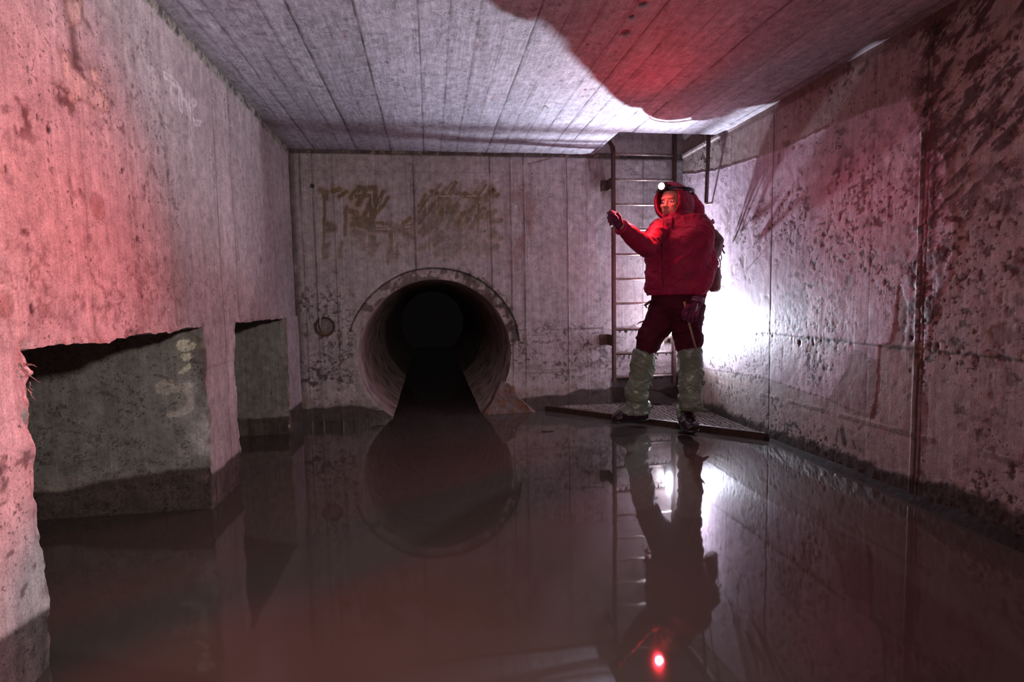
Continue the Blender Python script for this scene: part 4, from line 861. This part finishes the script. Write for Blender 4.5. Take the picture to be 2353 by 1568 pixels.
# ---- waders (rolled green PVC legs) and boots
def wader(rows, y0, y1, seed, flare):
    bm = bmesh.new(); leg(bm, rows, y0, y1); me = remeshed(bm, .0046, 1)
    Rm = Matrix.Rotation(.5, 3, 'X') @ Matrix.Rotation(.55, 3, 'Y'); R2 = Matrix.Rotation(-.75, 3, 'Y')
    wrinkle(me, .008, 6, (1, 1, 1.4), seed, False); crease(me, .0075, 6, 3.2, seed+3, Rm, (1, 1, 2.1)); crease(me, .0055, 9, 3.6, seed+4, R2, (1, 1, 1.9)); crease(me, .0022, 19, 4, seed+6, Rm, (1, 1, 2.2)); wrinkle(me, .0010, 55, (1, 1, 1.5), seed+2)
    return link('wader_leg', me, M_wader, per)
w1 = wader([(1459, 1504, 806), (1455, 1503, 820), (1452, 1501, 840), (1450, 1497, 858), (1448, 1492, 872), (1442, 1488, 886), (1438, 1484, 898), (1442, 1489, 910), (1446, 1486, 920), (1440, 1486, 932), (1436, 1487, 944)], 3.59, 3.66, 640, 0)
w2 = wader([(1560, 1607, 803), (1561, 1610, 820), (1564, 1613, 838), (1566, 1612, 858), (1564, 1608, 876), (1563, 1606, 890), (1566, 1609, 903), (1562, 1611, 914), (1564, 1611, 926), (1566, 1612, 938)], 3.44, 3.41, 650, 0)
def cuff_ring(pl, pr, py, y, par):
    a = pv(pl, py, y); b = pv(pr, py, y); c = (a+b)/2; r = (b-a).length/2; bm = bmesh.new(); limb(bm, [c+V3(0, 0, -.020), c+V3(0, 0, -.014), c+V3(0, 0, .010), c+V3(0, 0, .012)], [r*.90, r*.98, r*1.02, r*.97], 28); me = remeshed(bm, .005, 1); wrinkle(me, .0012, 14, (1, 1, 1), 660); link('top_cuff', me, M_wader, par)
cuff_ring(1458, 1504, 809, 3.59, w1); cuff_ring(1560, 1610, 807, 3.44, w2)
def boot(heel, toe, w_, seed):
    heel = Vector(heel); toe = Vector(toe); d = (toe-heel); L_b = d.length; d.normalize(); s_ = V3(-d.y, d.x, 0); up = V3(0, 0, 1); z0 = heel.z
    def S(t, hw, h, base=0): return (heel+d*L_b*t+up*(h/2+base), s_*hw, up*(h/2))
    bm = bmesh.new(); loft(bm, [S(.0, w_*.45, .07, .002), S(.04, w_*.72, .10), S(.14, w_*.84, .13), S(.30, w_*.84, .135), S(.44, w_*.84, .115), S(.58, w_*.95, .092), S(.72, w_*1.04, .080), S(.84, w_*1.0, .070), S(.94, w_*.78, .055), S(1.0, w_*.40, .036, .006)], 36, p=2.6)
    limb(bm, [heel+d*.075+up*.07, heel+d*.078+up*.14], [w_*.86, w_*.80], 24)
    me = remeshed(bm, .0055, 3); crease(me, .006, 14, 4, seed); V = getV(me); V[:, 2] = np.maximum(V[:, 2], z0); setV(me, V); b_ = link('boot', me, M_boot, per)
    bm = bmesh.new(); loft(bm, [(heel+d*L_b*t+up*.008, s_*w_*k, up*.0085) for t, k in ((0.0, .5), (.03, .76), (.14, .90), (.3, .88), (.45, .84), (.6, .98), (.75, 1.08), (.87, 1.02), (.96, .80), (1.015, .42))], 28, p=4); bm_obj('sole', bm, M_black, b_)
    return b_
BZ = GZ+.007
b1 = boot((1.468, 3.665, BZ), (1.205, 3.625, BZ), .052, 670); b2 = boot((1.655, 3.50, BZ), (1.600, 3.25, BZ), .052, 680)
# green apron of the wader foot over the boot and loose fastening straps
def flap(par, pts, wv, th_=.0022, holes=None):
    """strip through pts with half-width vectors"""
    bm = bmesh.new(); L1 = []; L2 = []
    for p, w_ in zip(pts, wv): L1.append(bm.verts.new(Vector(p)+Vector(w_))); L2.append(bm.verts.new(Vector(p)-Vector(w_)))
    for i in range(len(pts)-1): bm.faces.new((L1[i], L1[i+1], L2[i+1], L2[i]))
    bmesh.ops.recalc_face_normals(bm, faces=bm.faces); bmesh.ops.solidify(bm, geom=bm.faces[:], thickness=th_); o = bm_obj('fastening_strap', bm, M_wader, par)
    if holes is not None:
        bm = bmesh.new(); 
        for h in holes: ell(bm, h, .0045, .004, .0045, None, 10, 8)
        bm_obj('eyelet', bm, M_black, o)
def apron(par, b0, d, w_, z, seed, l=.19):
    b0 = Vector(b0); d = Vector(d).normalized(); s_ = V3(-d.y, d.x, 0); bm = bmesh.new()
    loft(bm, [(b0+d*t+V3(0, 0, zz), s_*ww, V3(0, 0, hh)) for t, ww, zz, hh in ((-.012, .035, .095, .045), (.02, .054, .095, .052), (.07, .057, .098, .052), (.11, .056, .085, .045), (l-.03, .055, .072, .034), (l, .045, .064, .024))], 32, p=2.4)
    me = remeshed(bm, .004, 1); crease(me, .0045, 11, 4, seed); link('foot_cover', me, M_wader, par)
apron(w1, (1.470, 3.665, BZ-.005), (-1, -.15, 0), .055, .1, 690, .205); apron(w2, (1.655, 3.50, BZ-.005), (-.2, -1, 0), .055, .1, 695, .13)
flap(w1, [pv(1486, 876, 3.60), pv(1493, 882, 3.60), pv(1500, 888, 3.60)], [V3(0, 0, .012), V3(.002, 0, .016), V3(.002, 0, .003)], holes=[pv(1490, 884, 3.595)])
flap(w2, [pv(1604, 893, 3.42), pv(1610, 886, 3.40), pv(1620, 879, 3.38), pv(1622, 876, 3.38)], [V3(0, 0, .024), V3(.002, 0, .021), V3(.002, 0, .012), V3(.001, 0, .004)], holes=[pv(1609, 886, 3.38)])
flap(w2, [pv(1566, 936, 3.35), pv(1580, 937, 3.335), pv(1596, 938, 3.325), pv(1610, 941, 3.33), pv(1622, 944, 3.34), pv(1630, 946, 3.345)], [V3(0, 0, .022), V3(0, 0, .026), V3(0, 0, .020), V3(0, 0, .015), V3(0, 0, .013), V3(0, 0, .004)], holes=[pv(1596, 938, 3.318)])
flap(w2, [pv(1598, 944, 3.33), pv(1600, 951, 3.30), pv(1599, 958, 3.29)], [V3(.014, 0, .004), V3(.017, 0, 0), V3(.003, 0, 0)])
flap(w1, [pv(1497, 815, 3.56), pv(1506, 822, 3.56), pv(1511, 826, 3.56)], [V3(0, 0, .010), V3(0, 0, .009), V3(0, 0, .002)])
flap(w2, [pv(1606, 806, 3.42), pv(1611, 812, 3.42), pv(1612, 817, 3.42)], [V3(.004, 0, .010), V3(.004, 0, .009), V3(.002, 0, .002)], holes=[pv(1611, 813, 3.41)])
# ---- gloved left hand round the stick
SA = pv(1577, 694, 3.30); SB = pv(1596, 803, 3.36); sd = (SB-SA).normalized()
gw = wr_l+V3(0, 0, -.01); gp = pv(1594, 712, 3.325)
bm = bmesh.new()
limb(bm, [gw+V3(0, 0, .012), gw, pv(1600, 700, 3.335), gp, pv(1593, 722, 3.32)], [(.028, .024), (.030, .024), (.034, .023), (.037, .020), (.034, .014)], 22, ref=(0, 1, 0))
for (x0, y0, x1, y1, x2, y2, r) in ((1580, 714, 1574, 725, 1573, 735, .0098), (1587.5, 717, 1582.5, 729, 1581, 739, .0100), (1595, 718, 1591, 730, 1589.5, 740, .0098), (1602.5, 716, 1599.5, 728, 1598, 737, .0092)):
    a = pv(x0, y0, 3.306); b = pv(x1, y1, 3.283); c = pv(x2, y2, 3.292); limb(bm, [a+(a-b)*.5+V3(0, .012, 0), a, (a+b)/2+V3(0, -.003, 0), b, c, c+V3(.003, .020, .004), c+V3(.005, .034, .018)], [r*.9, r*1.05, r, r*1.06, r*.98, r*.95, r*.7], 12)
limb(bm, [pv(1584, 702, 3.31), pv(1575, 711, 3.30), pv(1569, 720, 3.305), pv(1567, 729, 3.315)], [.014, .0118, .0105, .008], 12)
gl = remeshed(bm, .0026, 1); wrinkle(gl, .0015, 30, (1, 1, 1), 700); glove = link('glove', gl, M_glove, per)
bm = bmesh.new(); q1 = pv(1603, 686, 3.35); q2 = pv(1600, 696, 3.34); limb(bm, [q1, q1+(q2-q1)*.1, q2, q2+(q2-q1)*.05], [.034, .037, .039, .036], 24); cu = bm_obj('glove_cuff', bm, simple('glove_cuff_band', (.19, .045, .10), .7, 0, 60, .2, .3), glove)
bm = bmesh.new(); rg = random.Random(4)
box(bm, pv(1601.5, 706, 3.3005), (.008, .001, .045), Matrix.Rotation(.25, 3, 'Y'))
for i in range(8):      # worn, unreadable pale print on the back of the glove and its cuff
    c = pv(1603.5-i*.45, 702+i*1.9, 3.305-.004*abs(i-3)); c.y = 3.2975+.0006*i; box(bm, c+V3(rg.uniform(-.003, .003), -.003, 0), (rg.uniform(.004, .012), .003, rg.uniform(.002, .004)), Matrix.Rotation(.5, 3, 'Y'))
for i in range(5): box(bm, pv(1592+i*2.6, 688.5+i*.5, 3.31)+V3(0, -.002, 0), (.005, .003, .004))
bm_obj('glove_print', bm, M_print, glove, False)
bm = bmesh.new(); raised_hand(bm, 1.0); g2 = remeshed(bm, .0030, 1); wrinkle(g2, .0012, 30, (1, 1, 1), 702); glove2 = link('glove', g2, M_glove, per)
# wooden stick
bm = bmesh.new(); limb(bm, [SA+V3(0, .028, .0), SA+sd*.12+V3(0, .022, 0), SB+V3(0, -.02, 0)+sd*.0], [.0075, .0078, .0068], 12); setp(bm_obj('wooden_stick', bm, M_wood), 'thin pale wooden stick held in the purple glove', 'stick')
# headlamp
hlm = empty('headlamp', HL); setp(hlm, 'glowing red headlamp strapped over the hood of the person', 'headlamp')
Rl = Matrix((HF, HF.cross(V3(0, 0, 1)).normalized(), HF.cross(HF.cross(V3(0, 0, 1)).normalized()).normalized()))
Rl = Rl.transposed()
bm = bmesh.new(); box(bm, HL-HF*.012, (.034, .062, .044), Rl, .007); bm_obj('housing', bm, M_black, hlm)
bm = bmesh.new(); ell(bm, HL+HF*.008, .014, .021, .021, Rl); bm_obj('lens', bm, emis('red_headlamp_glow', (1, .10, .12), 280), hlm)
bm = bmesh.new(); bp = []
for k in range(41):
    t = 2*math.pi*k/40; bp.append(hp(-.012+.128*math.cos(t)-.018, .121*math.sin(t), .075+.008*math.cos(t)))
for i in range(40):
    pass
limb(bm, bp, (.0022, .013), 8, ref=tuple(HU), cap=False); bm_obj('head_strap', bm, M_black, hlm)
# ---- backpack on the back
pk = empty('backpack', (1.80, 3.70, 1.0)); setp(pk, 'bulky dark backpack worn by the person with loose straps, near the right wall', 'backpack')
PB = -BF; pc = V3(1.822, 3.66, 1.150)
bm = bmesh.new()
loft(bm, [(pc+V3(-.09, 0, -.215), BS*.09, PB*.07), (pc+V3(-.08, 0, -.20), BS*.125, PB*.10), (pc+V3(-.055, 0, -.10), BS*.145, PB*.12), (pc+V3(-.01, 0, .02), BS*.160, PB*.125), (pc+V3(.018, 0, .12), BS*.160, PB*.12), (pc+V3(.0, 0, .18), BS*.13, PB*.10), (pc+V3(-.02, 0, .215), BS*.08, PB*.06)], 40, p=2.5)
me = remeshed(bm, .008, 3); crumple(me, .014, 8, 710); wrinkle(me, .004, 20, (1, 1, 1), 711); bag = link('bag', me, M_pack, pk)
bm = bmesh.new(); q = pc+BS*.105+V3(-.0, -.02, -.13); loft(bm, [(q+V3(0, 0, -.10), BS*.02, PB*.05), (q+V3(0, 0, -.085), BS*.04, PB*.065), (q+V3(0, 0, .05), BS*.042, PB*.065), (q+V3(0, 0, .07), BS*.02, PB*.05)], 28, p=2.6); me = remeshed(bm, .007, 2); wrinkle(me, .005, 14, (1, 1, 1), 712); link('side_pocket', me, M_pack, pk)
for pts, rs_ in (([(1650, 538, 3.62), (1658, 556, 3.60), (1663, 574, 3.60)], .0040), ([(1655, 562, 3.60), (1663, 576, 3.59), (1667, 583, 3.59)], .0060), ([(1652, 590, 3.60), (1657, 604, 3.59), (1655, 622, 3.58)], .0045), ([(1650, 654, 3.56), (1655, 659, 3.56), (1661, 658, 3.56), (1666, 661, 3.56)], .0022), ([(1655, 628, 3.57), (1659, 638, 3.57), (1650, 652, 3.57)], .0060), ([(1654, 576, 3.60), (1660, 590, 3.60), (1658, 600, 3.60)], .0035)):
    bm = bmesh.new(); limb(bm, spline([pv(p[0]-2, p[1], p[2]+.05) for p in pts], 5), (rs_, .002), 8, ref=(0, 1, 0)); bm_obj('strap', bm, M_black, pk)
bm = bmesh.new(); limb(bm, spline([pv(1640, 508, 3.60), pv(1628, 520, 3.44), pv(1618, 550, 3.38), pv(1622, 590, 3.38)], 6), (.017, .004), 10, ref=(0, 1, 0)); bm_obj('shoulder_strap', bm, M_pack, pk)
bm = bmesh.new(); box(bm, pv(1662, 566, 3.59), (.016, .008, .018), None, .003); bm_obj('buckle', bm, M_black, pk)
# ------------------------------------------------------------------ lights
def torch_light(name, loc, col, power, r, spot=None, blend=.5, aim=None):
    ld = bpy.data.lights.new(name, 'SPOT' if spot else 'POINT'); ld.color = col; ld.energy = power; ld.shadow_soft_size = r
    if spot: ld.spot_size = math.radians(spot); ld.spot_blend = blend
    o = bpy.data.objects.new(name, ld); o.location = loc; C.objects.link(o)
    if aim is not None: o.rotation_euler = (Vector(aim)-Vector(loc)).to_track_quat('-Z', 'Y').to_euler()
    return o
WL = Vector((1.895, 4.262, .600))
wlm = empty('work_light', WL); setp(wlm, 'small white work light hooked on the ladder behind the person, shining through the legs', 'lamp')
bm = bmesh.new(); bmesh.ops.create_cone(bm, cap_ends=True, segments=24, radius1=.016, radius2=.016, depth=.05, matrix=Matrix.Translation(WL+Vector((0, 0, -.048)))); bm_obj('housing', bm, M_black, wlm)
bm = bmesh.new(); ell(bm, WL+Vector((0, 0, -.004)), .016, .016, .020); bm_obj('bulb', bm, emis('white_led_glow', (.93, .93, 1), 260), wlm)
WP = WL+Vector((.004, .0, .024))
torch_light('work_light_beam', WP, (.78, .83, 1.0), 490, .018, 160, 1.0, WP+Vector((.02, -.82, .50)))
torch_light('work_light_spill', WP, (.83, .85, 1.0), 5, .018)
torch_light('head_lamp_flood', HL+HF*.036, (1, .02, .035), 40, .02, 142, 1.0, HL+HF*.036+Vector((-.52, -.80, -.42)))
torch_light('head_lamp_beam', HL+HF*.037, (1, .06, .08), 370, .02, 54, 1.0, (XL, .60, .74))
PL = (.42, -.2, 1.235)
torch_light('photographer_lamp', PL, (1, .82, .80), 110, .05, 120, 1.0, (-1.0, 2.4, .6))
torch_light('photographer_lamp_spill', PL, (1, .82, .80), 16, .05)
w = bpy.data.worlds.new('dark'); bpy.context.scene.world = w; w.use_nodes = True
w.node_tree.nodes['Background'].inputs[0].default_value = (.5, .42, .42, 1); w.node_tree.nodes['Background'].inputs[1].default_value = .004
cam = bpy.data.cameras.new('camera'); co = bpy.data.objects.new('camera', cam); C.objects.link(co)
cam.sensor_width = 36; cam.lens = F*36/2353; cam.clip_start = .02
co.matrix_world = Matrix((( _r[0], _u[0], -_w[0], 0), (_r[1], _u[1], -_w[1], 0), (_r[2], _u[2], -_w[2], .9), (0, 0, 0, 1)))
sc = bpy.context.scene; sc.camera = co
sc.view_settings.view_transform = 'Standard'; sc.view_settings.look = 'None'; sc.view_settings.gamma = 1; sc.view_settings.use_curve_mapping = False; sc.view_settings.exposure = .34
